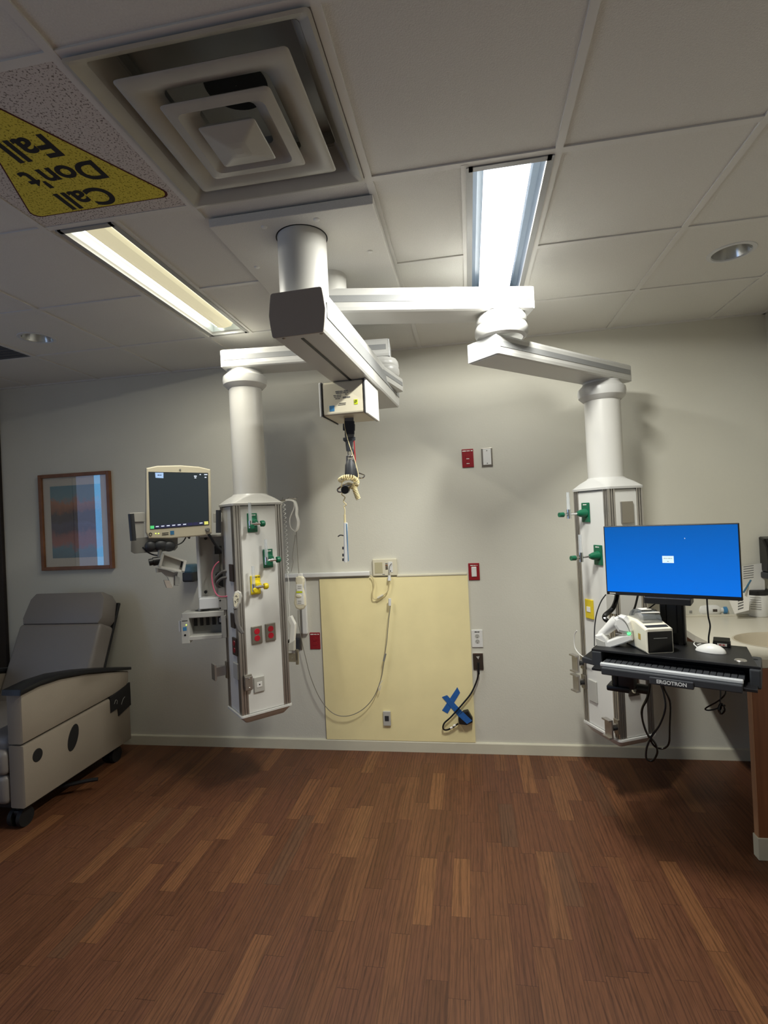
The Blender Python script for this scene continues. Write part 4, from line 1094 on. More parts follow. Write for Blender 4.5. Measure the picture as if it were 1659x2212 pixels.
# container on the wall behind
p = on(WALL, 412, 1240, -.06)
r = rect(WALL, 400, 1218, 425, 1256, -.04)
t = thing('wall_container', 'translucent blue-grey container on the wall behind the equipment rack', 'container', WALL @ Vector(((r[0] + r[1]) / 2, -.04, r[2])))
b = MB(WALL); b.box(r[0], r[1], -.09, 0, r[2], r[2] + .075, bev=.015, seg=3); part('tub', b, 'dark', t)
b = MB(WALL); b.box(r[0] - .002, r[1] + .002, -.092, 0, r[2] + .06, r[3], bev=.02, seg=3); part('lid', b, 'teal', t)

# equipment rack
ER = frame(atY(456, 1230, 2.93), (math.cos(math.radians(20)), math.sin(math.radians(20))))
rk = thing('equipment_rack', 'open grey metal equipment bracket full of hoses beside the left column', 'rack', ER @ Vector((0, .05, -.17)))
r = rect(ER, 426, 1160, 484, 1290)
def rb_(A, x0, y0, x1, y1, w0, w1, mb, bev=.002, off=None):
    q_ = rect(A, x0, y0, x1, y1, w0 if off is None else off); mb.box(q_[0], q_[1], w0, w1, q_[2], q_[3], bev=bev); return mb
b = MB(ER); rb_(ER, 431, 1158, 486, 1291, .045, .05, b, off=0); part('back_plate', b, 'lgrey', rk)
b = MB(ER); rb_(ER, 426, 1156, 431.5, 1292, -.005, .05, b, off=0); part('side_flange', b, 'capwhite', rk)
b = MB(ER); rb_(ER, 431, 1155, 486, 1160, 0, .05, b, off=0); part('top_flange', b, 'lgrey', rk)
for yy in (1163, 1279):
    x, z = on(ER, 444, yy, .03); b = MB(ER); b.lathe([(0, 0.0), (.009, 0.0), (.009, -.014), (0, -.014)], c=(x, .03, z), axis='y', n=16); part('rubber_stud', b, 'black', rk)
b = MB(ER); rb_(ER, 463, 1179, 486, 1196, .02, .045, b); part('cable_port', b, 'black', rk)
b = MB(ER); rb_(ER, 466, 1235, 484, 1268, .02, .045, b); part('cable_port', b, 'black', rk)
b = MB(ER); rb_(ER, 462, 1197, 474, 1240, .02, .045, b); part('junction_box', b, 'grey', rk)
b = MB(ER); rb_(ER, 430, 1292, 473, 1315, -.05, .06, b, bev=.003); part('shelf_box', b, 'capwhite', rk)
b = MB(ER); rb_(ER, 473, 1294, 490, 1318, -.055, .0, b); rb_(ER, 475, 1318, 489, 1336, -.045, -.005, b); rb_(ER, 472, 1270, 487, 1293, -.03, .0, b, bev=.004); part('rail_bracket', b, 'lgrey', rk)
b = MB(ER)
for yy in (1297, 1314): x, z = on(ER, 475.5, yy, -.056); b.ball((x, -.056, z), .005, .003, .005)
part('bolt', b, 'black', rk)
b = MB(ER); p0 = on(ER, 433, 1315); b.cyl((p0[0], 0, p0[1] + .005), (p0[0], 0, p0[1] - .018), .012); p0 = on(ER, 478, 1336, -.03); b.cyl((p0[0], -.03, p0[1] + .005), (p0[0], -.03, p0[1] - .02), .012); part('support_post', b, 'lgrey', rk)
b = MB(ER); x, z = on(ER, 437, 1321); b.lathe([(0, 0), (.05, 0), (.045, .006), (0, .006)], c=(x, .02, z), n=30); part('swivel_base', b, 'dark', rk)
def ep(x_, y_, o): a = on(ER, x_, y_, o); return (a[0], o, a[1])
hs = thing('hose', 'bundle of two thick grey hoses plugged into the side outlet of the left column', 'hose', ER @ Vector(ep(465, 1265, -.03)))
b = MB(ER); b.tube([ep(500, 1231, -.045), ep(492, 1234, -.055), ep(483, 1234, -.06), ep(471, 1243, -.05), ep(466, 1254, -.03), ep(470, 1266, -.01), ep(478, 1270, .01)], .0085); b.tube([ep(500, 1245, -.045), ep(490, 1247, -.055), ep(480, 1249, -.06), ep(471, 1256, -.05), ep(469, 1264, -.03), ep(480, 1272, .0)], .0085); part('hoses', b, 'hose', hs)
b = MB(ER); b.tube([ep(503, 1230, -.045), ep(496, 1232, -.05)], .012, sub=1); b.tube([ep(503, 1245, -.045), ep(496, 1246, -.05)], .012, sub=1); part('hose_connector', b, 'grey', hs)
b = MB(ER); b.tube([ep(473, 1213, .0), ep(464, 1222, -.02), ep(458, 1238, -.03), ep(459, 1258, -.035), ep(463, 1275, -.04), ep(470, 1286, -.05), ep(480, 1289, -.055), ep(500, 1287, -.05)], .0042)
solo('hose', b, 'pink', 'thin pink hose curving from the rack to the left column', 'hose')
b = MB(ER); b.tube([ep(448, 1150, -.02), ep(456, 1162, -.02), ep(466, 1177, -.01), ep(480, 1190, .0), ep(488, 1197, .01)], .008); solo('cable', b, 'dark', 'thick dark cable running from the patient monitor down into the rack', 'cable')

# module rack
MR = frame(atY(437, 1355, 2.86), (math.cos(math.radians(16)), math.sin(math.radians(16))))
mr = thing('module_rack', 'low cream module rack with five empty dark slots under the equipment bracket', 'module rack', MR @ Vector((0, .05, -.09)))
b = MB(MR)
rb_(MR, 392, 1322, 484, 1334, 0, .12, b, bev=.004); rb_(MR, 391, 1334, 409, 1391, 0, .12, b, bev=.003); rb_(MR, 409, 1373, 482, 1381, 0, .12, b, bev=.002); rb_(MR, 478, 1330, 488, 1378, 0, .12, b, bev=.002); rb_(MR, 409, 1333, 480, 1376, .09, .12, b, bev=.001, off=0)
part('case', b, 'lgrey', mr)
b = MB(MR); rb_(MR, 408, 1333, 479, 1374, .085, .09, b, off=0); part('bay_back', b, 'grey', mr)
for k in range(5):
    b = MB(MR); rb_(MR, 414.5 + k * 13.3, 1337.5 - k * 1.0, 421.5 + k * 13.3, 1356 - k * 1.0, .078, .0855, b, bev=.001, off=0.03); part('module_slot', b, 'black', mr)
b = MB(MR); quad_flat(MR, [(395, 1355), (403, 1354), (403.5, 1362), (395.5, 1363)], -.0004, b); part('sticker', b, 'blue', mr, 'blue square sticker')
x, z = on(MR, 402.5, 1350); b = MB(MR); b.lathe([(0, .002), (.0035, .002), (.0035, -.001)], c=(x, 0, z), axis='y', n=12); part('status_light', b, 'led_y', mr)
x, z = on(MR, 400, 1372); b = MB(MR); b.lathe([(0, .002), (.006, .002), (.006, -.001)], c=(x, 0, z), axis='y', n=14); part('port', b, 'black', mr)
b = MB(MR); quad_flat(MR, [(393, 1341), (405, 1340), (405, 1341.5), (393, 1342.5)], -.0004, b); part('printed_mark', b, 'ink', mr)
b = MB(MR); rb_(MR, 386, 1342, 391, 1365, .01, .06, b, bev=.002); part('side_latch', b, 'capwhite', mr)

# bed remote on the near corner rail
RM = frame(LF @ Vector((.0, -.06, 0)), (.93, .37))
rm = thing('bed_remote', 'oval grey handset hooked over the near corner rail of the left column', 'remote', RM @ Vector((0, 0, on(RM, 515, 1370)[1])))
b = MB(RM); poly(RM, [(507, 1279), (514, 1276), (521, 1280), (523, 1289), (519, 1303), (512, 1315), (506, 1316), (503, 1308), (502, 1292)], -.012, .012, b, bev=.007); part('handset', b, 'lgrey', rm)
b = MB(RM); poly(RM, [(506, 1283), (512, 1280), (517, 1284), (516, 1297), (510, 1311), (506, 1311), (504, 1296)], -.0135, -.011, b, bev=.001); part('keypad', b, 'ivory', rm)
b = MB(RM)
for pts in ([(508, 1288), (511, 1286), (513, 1289)], [(511, 1296), (515, 1292), (514, 1299)], [(507, 1297), (510, 1299), (508, 1302)]): b.tube([(lambda a: (a[0], -.0142, a[1]))(on(RM, *p)) for p in pts], .0014, n=5, sub=3)
part('button_icons', b, 'ink', rm)
b = MB(RM); poly(RM, [(504, 1314), (514, 1312), (514, 1330), (518, 1350), (527, 1367), (522, 1371), (513, 1362), (507, 1345)], -.004, .014, b, bev=.005); part('hook_tail', b, 'hose', rm)

# cords, straps and remote to the right of the left column
HG = frame((-1.1, 3.16, 0), (1, 0))
def hp(x_, y_, o=0.0): a = on(HG, x_, y_, o); return (a[0], o, a[1])
hk = thing('cable_hook', 'small wire hook rail at the top right corner of the left column', 'hook', HG @ Vector(hp(622, 1085)))
b = MB(HG); b.tube([hp(606, 1082, -.04), hp(620, 1079), hp(634, 1077), hp(640, 1078)], .004, sub=3)
for xx in (610, 622, 633, 640): b.tube([hp(xx, 1083), hp(xx, 1077), hp(xx + 1.5, 1074)], .0018, sub=2)
part('wire', b, 'steel', hk)
b = MB(HG)
def ribbon(mb, pts, wd, th=.0015):
    P = [Vector(p) for p in pts]; Q = []
    for i in range(len(P) - 1):
        p0 = P[i - 1] if i else P[0] * 2 - P[1]; p3 = P[i + 2] if i + 2 < len(P) else P[-1] * 2 - P[-2]
        for k in range(6):
            u = k / 6; Q.append(.5 * ((2 * P[i]) + (P[i + 1] - p0) * u + (2 * p0 - 5 * P[i] + 4 * P[i + 1] - p3) * u * u + (3 * P[i] - p0 - 3 * P[i + 1] + p3) * u ** 3))
    Q.append(P[-1]); R = []
    for i in range(len(Q)):
        d = (Q[min(i + 1, len(Q) - 1)] - Q[max(i - 1, 0)]).normalized(); n = Vector((d.z, 0, -d.x)).normalized(); y = Vector((0, wd / 2, 0))
        R.append([Q[i] + n * th + y, Q[i] + n * th - y, Q[i] - n * th - y, Q[i] - n * th + y])
    mb.loft(R); return mb
ribbon(b, [hp(606, 1115), hp(605, 1095), hp(610, 1084), hp(622, 1080), hp(636, 1083), hp(641, 1097), hp(641, 1112), hp(645, 1128), hp(642, 1143), hp(637, 1148)], .022, .0055)
solo('white_strap', b, 'whitep', 'wide white strap looped over the hook on the left column', 'strap')
b = MB(HG); b.tube([hp(637, 1148), hp(628, 1140), hp(626, 1122), hp(631, 1108), hp(636, 1095), hp(634, 1083)], .0035); solo('cable', b, 'whitep', 'thin white cord loop hanging inside the wide white strap', 'cord')
b = MB(HG); coil(b, [hp(613, 1086, -.03), hp(616, 1130, -.03), hp(619, 1180, -.03), hp(621, 1240, -.03)], .0075, .0022, 17, 10)
b.tube([hp(621, 1240, -.03), hp(624, 1262, -.03), hp(622.5, 1290, -.03), hp(625, 1310, -.03), hp(625, 1332, -.03)], .0025)
solo('coiled_cord', b, 'whitep', 'white coiled cord hanging down the right side of the left column', 'cord')
ph = thing('white_handset', 'bent white handset hanging on the right edge of the left column', 'handset', HG @ Vector(hp(627, 1404, -.02)))
b = MB(HG); poly(HG, [(622, 1333), (628, 1331), (637, 1349), (637, 1356), (634, 1395), (624, 1395), (627, 1352), (621, 1340)], -.035, .0, b, bev=.004); part('grip', b, 'whitep', ph)
b = MB(HG); poly(HG, [(622, 1390), (635, 1384), (635, 1406), (622, 1407)], -.04, .0, b, bev=.005); part('cradle', b, 'lgrey', ph)
b = MB(HG); poly(HG, [(620, 1384), (624, 1386), (622, 1405), (619, 1406)], -.02, .02, b, bev=.002); part('hook_block', b, 'black', ph)
t = thing('rail_clamp', 'tan square clamp plate right of the left column, below the white handset', 'clamp', HG @ Vector(hp(631, 1432, 0)), 'metal clamps on the column rails')
b = MB(HG); rb_(HG, 623, 1411, 638, 1430, -.02, -.014, b); part('face_plate', b, 'steel', t)
b = MB(HG); rb_(HG, 616, 1414, 628, 1427, -.014, .02, b); part('clamp_block', b, 'alu', t)
b = MB(HG); rb_(HG, 638, 1403, 644, 1436, .0, .012, b); part('side_flange', b, 'steel', t)
b = MB(HG); x, z = on(HG, 631, 1422, -.02); b.ball((x, -.021, z), .004, .003, .004); part('bolt', b, 'chrome', t)
cr_ = thing('call_remote', 'cream call remote with yellow label hanging beside the vertical raceway', 'remote', HG @ Vector(hp(648, 1318)))
b = MB(HG); poly(HG, [(638, 1247), (644, 1244), (651, 1244), (656, 1249), (656, 1258), (654, 1270), (659, 1290), (660, 1308), (655, 1316), (646, 1318), (638, 1314), (634, 1304), (636, 1285), (640, 1268), (637, 1256)], -.014, .014, b, bev=.009); part('handset', b, 'ivory', cr_)
b = MB(HG); poly(HG, [(640, 1262), (653, 1262), (657, 1306), (641, 1306)], -.0155, -.013, b, bev=.001); part('face_label', b, 'whitep', cr_)
b = MB(HG); rb_(HG, 640, 1277, 653, 1281, -.0165, -.0155, b, bev=0); part('yellow_band', b, 'lime', cr_)
x, z = on(HG, 647, 1287); b = MB(HG); b.ball((x, -.0155, z), .019, .004, .012); part('call_button', b, 'ivory', cr_)
b = MB(HG)
for ya in (1266, 1270, 1298, 1302): rb_(HG, 643, ya, 651, ya + 1.2, -.0162, -.0155, b, bev=0)
part('printed_text', b, 'grey', cr_)
b = MB(HG); rb_(HG, 642, 1239, 652, 1245, -.01, .01, b, bev=.002); part('hanger_clip', b, 'whitep', cr_)
b = MB(HG); b.tube([hp(640, 1149), hp(642, 1180), hp(644, 1218), hp(646, 1240)], .0022); b.tube([hp(638, 1155), hp(632, 1200), hp(633, 1215), hp(629, 1235)], .0018); part('hanging_cord', b, 'wire', cr_)

# ============================================================ workstation on the right column
TR = frame((.525, 2.485, .973), (.889, -.458))
ws = thing('workstation_arm', 'black wall-arm workstation tray with pull-out keyboard shelf in front of the right column', 'workstation', TR @ Vector((.3, .2, -.1)))
b = MB(TR); b.prism([(-.012, 0), (.612, 0), (.60, .02), (.558, .315), (.03, .315), (-.012, .06)], 'z', -.010, 0, bev=.002); part('tray_top', b, 'black', ws)
b = MB(TR); b.box(-.012, .03, -.005, .2, -.075, -.010, bev=.004); part('side_cheek', b, 'dark', ws)
b = MB(TR); b.box(.575, .612, -.01, .2, -.085, -.010, bev=.006); part('side_cheek', b, 'dark', ws)
b = MB(TR); b.prism([(-.0, -.055), (.60, -.065), (.60, .15), (-.0, .15)], 'z', -.082, -.070, bev=.002); part('keyboard_shelf', b, 'black', ws)
b = MB(TR); b.box(.0, .60, .145, .152, -.082, -.008); part('rear_skirt', b, 'black', ws)
b = MB(TR); b.box(.045, .555, -.078, -.055, -.088, -.058, bev=.004); part('wrist_lip', b, 'dark', ws)
b = MB(TR); b.box(.235, .395, -.086, -.060, -.098, -.068, bev=.004); part('badge_block', b, 'dark', ws)
b = MB(TR); b.text('ERGOTRON', .020, fr(.317, -.0868, -.083), bold=.0006); part('badge_lettering', b, 'capwhite', ws)
kb = thing('keyboard', 'silver-edged keyboard lying on the pull-out shelf below the black tray', 'keyboard', TR @ Vector((.3, .0, -.069)))
b = MB(TR); b.box(.035, .555, -.050, .11, -.069, -.052, bev=.003); part('base', b, 'grey', kb)
b = MB(TR); b.box(.035, .557, -.054, -.034, -.060, -.044, bev=.004); part('silver_edge', b, mat('silver_plastic', 'd8dadb', rough=.45, metal=.35), kb, 'bright silver front edge')
ks = [(.045 + i * .0235, .0215) for i in range(22)]
for i, (kx, kw) in enumerate(ks):
    if 5 < i < 13:
        if i == 6: b = MB(TR); b.box(kx, kx + .0235 * 7 - .002, -.030, -.014, -.052, -.044, bev=.002); part('space_bar', b, 'dark', kb)
        continue
    b = MB(TR); b.box(kx, kx + kw, -.030, -.014, -.052, -.044, bev=.002); part('key', b, 'dark', kb)
for rw in range(3):
    for i in range(22):
        b = MB(TR); kx = .045 + i * .0235; b.box(kx, kx + .0215, -.011 + rw * .019, .006 + rw * .019, -.052, -.043, bev=.002); part('key', b, 'dark', kb)
# post and column mount
b = MB(TR); b.box(.235, .335, .235, .285, 0, .235, bev=.006); b.box(.245, .262, .225, .24, 0, .235); b.box(.308, .325, .225, .24, 0, .235); part('monitor_post', b, 'black', ws)
b = MB(TR); b.box(.262, .306, .232, .24, .05, .2, bev=.003); part('post_cover', b, 'dark', ws)
b = MB(TR); b.cyl((.045, .16, -.22), (.045, .16, -.08), .016); b.box(.01, .11, .13, .22, -.225, -.2, bev=.006); b.box(.06, .13, .14, .21, -.21, -.08, bev=.008); part('support_bracket', b, 'black', ws)
b = MB(TR); b.cyl((.12, .2, -.215), (.17, .23, -.225), .022); part('adjust_knob', b, 'black', ws)
b = MB(TR); b.lathe([(0, 0), (.022, 0), (.02, .003), (0, .003)], c=(.545, .07, 0), n=20); part('cable_grommet', b, 'alu', ws, 'shiny round grommet')
b = MB(TR); b.prism([(-.06, .02), (-.012, -.0), (-.012, .1), (-.05, .09)], 'z', -.075, -.05, bev=.003)
b.loft([[TRp for TRp in ((-.012, .0, -.01), (-.012, .12, -.01), (-.012, .12, -.07), (-.012, .0, -.07))], [(-.075, .06, -.065), (-.075, .10, -.065), (-.075, .10, -.08), (-.075, .06, -.08)]])
part('corner_guard', b, 'dark', ws)
# computer monitor
x0, x1, z0, z1 = .028, .560, .226, .548
cm = thing('computer_monitor', 'wide black-rimmed computer monitor showing a plain blue screen', 'monitor', TR @ Vector((.29, .16, z0)))
b = MB(TR); b.box(x0, x1, .149, .175, z0, z1, bev=.003); part('housing', b, 'black', cm)
b = MB(TR); b.box(x0 + .12, x1 - .12, .172, .205, z0 + .06, z1 - .06, bev=.01); part('rear_housing', b, 'black', cm)
b = MB(TR); b.box(x0 + .005, x1 - .005, .1482, .1495, z0 + .016, z1 - .005); sc_ = part('screen', b, 'blueScreen', cm)
x, z = on(TR, 1443, 1208.5, .148); b = MB(TR); b.box(x - .0225, x + .0225, .1474, .148, z - .0155, z + .0155); part('dialog_box', b, mat('dialog_pale', '111111', emit='d4eaf2', es=1), sc_)
b = MB(TR); b.marks('xxxxxxxx xxxxxxxx', .0038, fr(x, .1472, z + .005)); b.marks('xxx', .004, fr(x, .1472, z - .0085)); part('dialog_text', b, 'grey', sc_)
x, z = on(TR, 1478, 1161.5, .148); b = MB(TR); b.prism([(x, z), (x + .004, z - .003), (x + .0015, z - .006)], 'y', .1474, .148); part('cursor', b, 'ui_white', sc_)
b = MB(TR); b.box(x0 + .014, x0 + .04, .1485, .149, z0 + .004, z0 + .010); part('badge', b, 'lgrey', cm)
b = MB(TR); b.box(.193, .376, .12, .22, z0 - .028, z0 + .001, bev=.003)
part('sound_bar', b, 'black', cm)
b = MB(TR); b.box(.255, .31, .175, .24, z0 - .02, z0 + .1, bev=.004); part('mount_plate', b, 'black', cm)

def tz(px, py, z=.973): p = atZ(px, py, z); return p
# label printer
P0 = tz(1398, 1413); P1 = tz(1457, 1410)
LP = frame(P0, (P1 - P0).xy); W_ = (P1 - P0).length
lp = thing('label_printer', 'small cream label printer with black front and clear lid on the tray', 'printer', LP @ Vector((W_ / 2, .09, .001)))
H_ = .105
b = MB(LP); b.prism([(0.0, .001), (.2, .001), (.2, .115), (.19, .128), (.10, .128), (.0, H_)], 'x', 0, W_, bev=.008); part('body', b, mat('printer_cream', 'e6e1cf', rough=.4), lp)
b = MB(LP); b.box(.006, W_ - .006, -.003, .004, .004, H_ - .010, bev=.005); part('front_panel', b, 'gloss', lp)
b = MB(LP); b.box(W_ * .25, W_ * .75, -.0045, -.003, H_ * .62, H_ * .64); part('paper_slot', b, 'grey', lp)
b = MB(LP); b.prism([(.015, H_ + .0045), (.035, H_ + .0092), (.035, H_ + .0105), (.015, H_ + .006)], 'x', .012, W_ - .012); part('name_strip', b, 'dark', lp)
b = MB(LP)
ar = [(.055 + .065 * (1 - math.cos(a)), .122 + .048 * math.sin(a)) for a in [math.radians(k * 18) for k in range(11)]]
b.prism(ar, 'x', .016, W_ - .016, bev=.002); part('lid', b, 'smoke', lp, 'clear curved lid')
b = MB(LP); b.cyl((.022, .12, .128), (W_ - .022, .12, .128), .026); part('label_roll', b, 'label', lp)
b = MB(LP); b.prism([(.02, .078), (W_ * .85, .066), (W_ * .9, .10), (.05, .115)], 'z', .160, .162); b.box(.03, .075, .09, .13, .171, .173); part('labels', b, 'label', lp)
b = MB(LP); b.box(-.001, .0005, .05, .07, .05, .075, bev=0); part('side_latch', b, mat('latch_tan', 'b89a48', rough=.5), lp)
# scanner
SF = frame(TR @ Vector((.02, .10, -.973)), (.889, -.458))
def s2(x_, y_, o): a = on(SF, x_, y_, o); return (a[0], o, a[1])
sn = thing('barcode_scanner', 'white barcode scanner lying in its charging cradle at the left of the tray', 'scanner', SF @ Vector(s2(1325, 1398, .0)))
b = MB(SF); poly(SF, [(1285, 1373), (1300, 1370), (1309, 1379), (1312, 1385), (1345, 1373), (1364, 1371), (1366, 1384), (1345, 1392), (1313, 1402), (1290, 1399)], -.035, .035, b, bev=.006); part('cradle', b, 'whitep', sn)
b = MB(SF); poly(SF, [(1286, 1378), (1306, 1387), (1308, 1400), (1290, 1398)], -.038, -.034, b, bev=.002); part('cradle_end', b, 'lgrey', sn)
b = MB(SF)
rg = []
for (x_, y_, ra_, rb2) in ((1298, 1371, .017, .017), (1308, 1363, .020, .020), (1318, 1354, .023, .023), (1327, 1346, .027, .027), (1334, 1342, .030, .030)):
    rg.append((Vector(s2(x_, y_, 0)), ra_))
d = (rg[-1][0] - rg[0][0]).normalized(); u_ = d.cross(Vector((0, 1, 0))).normalized()
b.loft([[c_ + (u_ * math.cos(2 * PI * k / 20) + Vector((0, 1, 0)) * math.sin(2 * PI * k / 20)) * rr2 for k in range(20)] for c_, rr2 in rg]); b.smooth = True
part('grip', b, 'whitep', sn)
b = MB(SF); poly(SF, [(1325, 1336), (1336, 1331), (1348, 1334), (1358, 1346), (1364, 1364), (1364, 1371), (1348, 1370), (1334, 1366), (1325, 1352)], -.032, .032, b, bev=.014); part('scanner_head', b, 'whitep', sn)
b = MB(SF); b.tube([s2(1334, 1331.5, -.033), s2(1346, 1338, -.034), s2(1355, 1350, -.034), s2(1361, 1366, -.033)], .0016); part('seam_line', b, 'grey', sn)
b = MB(SF); poly(SF, [(1354, 1368), (1362, 1366), (1362, 1370), (1356, 1372)], -.037, -.03, b, bev=.001); part('status_light', b, 'led', sn)
b = MB(SF); b.tube([s2(1330, 1369, -.03), s2(1345, 1371, -.034), s2(1356, 1370, -.034)], .0022); part('trigger', b, 'grey', sn)
# mouse
mp_ = tz(1535, 1408)
MO = frame(mp_, (.80, -.60))
ms = thing('computer_mouse', 'white wired mouse on the right half of the black tray', 'mouse', mp_)
b = MB(MO)
b.ball((0, 0, 0), .058, .032, .036, n=28)
for v in b.bm.verts:
    lv = MO.inverted() @ v.co
    if lv.z < .001: lv.z = .001
    lv.z *= 1 - .25 * max(0, -lv.x / .058)
    lv.z = max(lv.z, .001); v.co = MO @ lv
part('shell', b, 'whitep', ms)
b = MB(MO); b.tube([(-.05, .0, .012), (-.065, .01, .02), (-.07, .03, .022), (-.072, .06, .018), (-.05, .09, .006)], .0025); part('cord', b, 'whitep', ms)
b = MB(MO); b.tube([(-.05, .0, .022), (-.035, .0, .029)], .0028, sub=1); part('scroll_wheel', b, 'lgrey', ms)
# card reader
cp = tz(1560, 1398)
CRF = frame(cp, (.91, -.41))
cr2 = thing('card_reader', 'small black card reader with a red and white sticker behind the mouse', 'card reader', cp)
b = MB(CRF); b.box(-.035, .032, .0, .06, .001, .018, bev=.003); b.prism([(0, .018), (.06, .018), (.06, .03), (.01, .024)], 'x', -.033, .03, bev=.002); part('case', b, 'black', cr2)
b = MB(CRF); b.box(-.018, .018, -.0015, .0, .004, .016); part('sticker', b, 'label', cr2)
b = MB(CRF); b.marks('xx xx', .008, fr(0, -.002, .010)); part('sticker_print', b, 'redo', cr2)
# cables around the workstation
def T3(x_, y_, o=.15): a = on(TR, x_, y_, o); return TR @ Vector((a[0], o, a[1]))
def cable(pts, rad, m, name, label, cat='cable', o=.15):
    b = MB(); b.tube([T3(*p) if len(p) > 2 else T3(*p, o) for p in pts], rad); return solo(name, b, m, label, cat)
cable([(1309, 1284, .17), (1298, 1300, .16), (1289, 1325, .15), (1285, 1350, .14), (1284, 1372, .13), (1284, 1395, .1)], .0028, 'black', 'cable', 'thin black cable hanging from the left bottom corner of the blue monitor')
cable([(1334, 1280, .24), (1330, 1300, .22), (1322, 1316, .2), (1308, 1328, .17), (1306, 1336, .16), (1314, 1342, .15), (1322, 1342, .14)], .011, 'gloss', 'cable_sleeve', 'thick black corrugated sleeve curling down behind the scanner', 'cable')
cable([(1378, 1286, .2), (1372, 1310, .22), (1366, 1325, .24), (1366, 1345, .24), (1370, 1370, .24)], .005, 'black', 'cable', 'thick black cable between the sleeve and the label printer')
cable([(1418, 1302, .22), (1400, 1315, .2), (1385, 1320, .2), (1372, 1325, .22), (1367, 1335, .24)], .003, 'black', 'cable', 'thin black cable arching from the monitor stand over the label printer')
cable([(1527, 1290, .17), (1528, 1310, .2), (1530, 1332, .22), (1534, 1352, .23), (1531, 1375, .24), (1531, 1390, .24)], .0035, 'black', 'cable', 'black cable dropping from the right bottom of the blue monitor to the tray')
cable([(1400, 1460, .1), (1404, 1480, .1), (1398, 1510, .1), (1388, 1530, .1), (1388, 1555, .1), (1398, 1585, .1), (1415, 1605, .1), (1420, 1625, .1), (1410, 1643, .1), (1397, 1640, .1), (1396, 1620, .1), (1405, 1595, .1), (1425, 1565, .1), (1437, 1530, .1), (1434, 1500, .1), (1425, 1470, .1)], .0045, 'gloss', 'cable_loop', 'pair of black cables looping down almost to the floor under the tray, longest loop')
cable([(1428, 1466, .11), (1436, 1490, .11), (1448, 1520, .11), (1447, 1570, .11), (1446, 1600, .11), (1440, 1613, .11), (1428, 1617, .11), (1412, 1610, .11), (1396, 1580, .11), (1387, 1550, .11), (1387, 1530, .11), (1400, 1500, .11), (1404, 1462, .11)], .0042, 'gloss', 'cable_loop', 'second black cable loop under the tray, the one reaching farther right')
cable([(1568, 1482, .1), (1566, 1500, .1), (1550, 1515, .1), (1527, 1528, .1), (1524, 1533, .1), (1535, 1534, .1), (1552, 1528, .1), (1556, 1510, .1), (1556, 1482, .1)], .003, 'gloss', 'cable_loop', 'thin black cable loop with a knotted end under the right end of the tray')
b = MB()
for k in range(5): b.tube([T3(1556 + k, 1520 + k, .1 + .008 * k), T3(1563 + k * .6, 1524, .1), T3(1566 - k, 1534, .1 + .01 * k), T3(1558 - k * .5, 1542, .1), T3(1552 + k, 1534, .09)], .0035, closed=True)
solo('cable_bundle', b, 'gloss', 'tied black cable bundle hanging under the right end of the tray', 'cable')
b = MB(); b.tube([RF @ Vector((a[0], -.03, a[1])) for a in (on(RF, x_, y_, -.03) for x_, y_ in ((1246, 1362), (1241, 1372), (1241, 1395), (1249, 1410), (1262, 1420), (1275, 1424)))], .003); solo('cable', b, 'whitep', 'thin white cable curving beside the left edge of the right column', 'cable')

# ============================================================ sink counter
CTZ = .895
XCR = XR
edge = [(1.225, WY - .002), (1.20, 3.42), (1.175, 3.25), (1.165, 3.05), (1.172, 2.86), (1.195, 2.66), (1.215, 2.585)]
out_ = edge + [(XCR - .002, 2.585), (XCR - .002, WY - .002)]
ct = thing('sink_counter', 'pale solid-surface counter with curved edge and oval sink along the right wall', 'counter', (1.5, 3.05, CTZ - .04))
sc0 = (1.53, 2.93); sr = (.235, .175)
t_ = bmesh.new()
n = 60
ang = [2 * PI * k / n for k in range(n)]
def bound(c, a):
    d = Vector((math.cos(a), math.sin(a))); best = None
    for i in range(len(out_)):
        p, q2 = Vector(out_[i]), Vector(out_[(i + 1) % len(out_)]); e = q2 - p
        den = d.x * e.y - d.y * e.x
        if abs(den) < 1e-9: continue
        w = p - Vector(c); tt = (w.x * e.y - w.y * e.x) / den; uu = (w.x * d.y - w.y * d.x) / den
        if tt > 0 and -1e-6 <= uu <= 1 + 1e-6 and (best is None or tt < best): best = tt
    return Vector(c) + d * best
for p in out_:
    a = math.atan2(p[1] - sc0[1], p[0] - sc0[0]) % (2 * PI); ang.append(a)
ang = sorted(ang)
I_ = [t_.verts.new((sc0[0] + sr[0] * math.sin(a) * 0 + math.cos(a) * sr[0] * .92, sc0[1] + math.sin(a) * sr[1], CTZ)) for a in ang]
O_ = [t_.verts.new((*bound(sc0, a), CTZ)) for a in ang]
O2 = [t_.verts.new((v.co.x, v.co.y, CTZ - .038)) for v in O_]
N_ = len(ang)
for i in range(N_):
    j = (i + 1) % N_
    t_.faces.new((I_[i], O_[i], O_[j], I_[j])); t_.faces.new((O_[i], O2[i], O2[j], O_[j]))
bmesh.ops.remove_doubles(t_, verts=t_.verts[:], dist=1e-5); bmesh.ops.recalc_face_normals(t_, faces=t_.faces[:])
b = MB(); b._add(t_); part('worktop', b, 'counter', ct)
b = MB(); rr3 = []
for k, (s_, z_) in enumerate(((1.04, CTZ + .001), (1.0, CTZ + .0015), (.97, CTZ - .01), (.9, CTZ - .06), (.75, CTZ - .11), (.45, CTZ - .135), (.12, CTZ - .14))):
    rr3.append([(sc0[0] + math.cos(2 * PI * i / 48) * sr[0] * .92 * s_, sc0[1] + math.sin(2 * PI * i / 48) * sr[1] * s_, z_) for i in range(48)])
b.loft(rr3, cap=False); b.smooth = True; part('sink_bowl', b, 'sink', ct)
b = MB(); b.box(1.23, XCR - .002, WY - .02, WY - .001, CTZ, CTZ + .012, bev=.002); part('back_upstand', b, 'counter', ct)
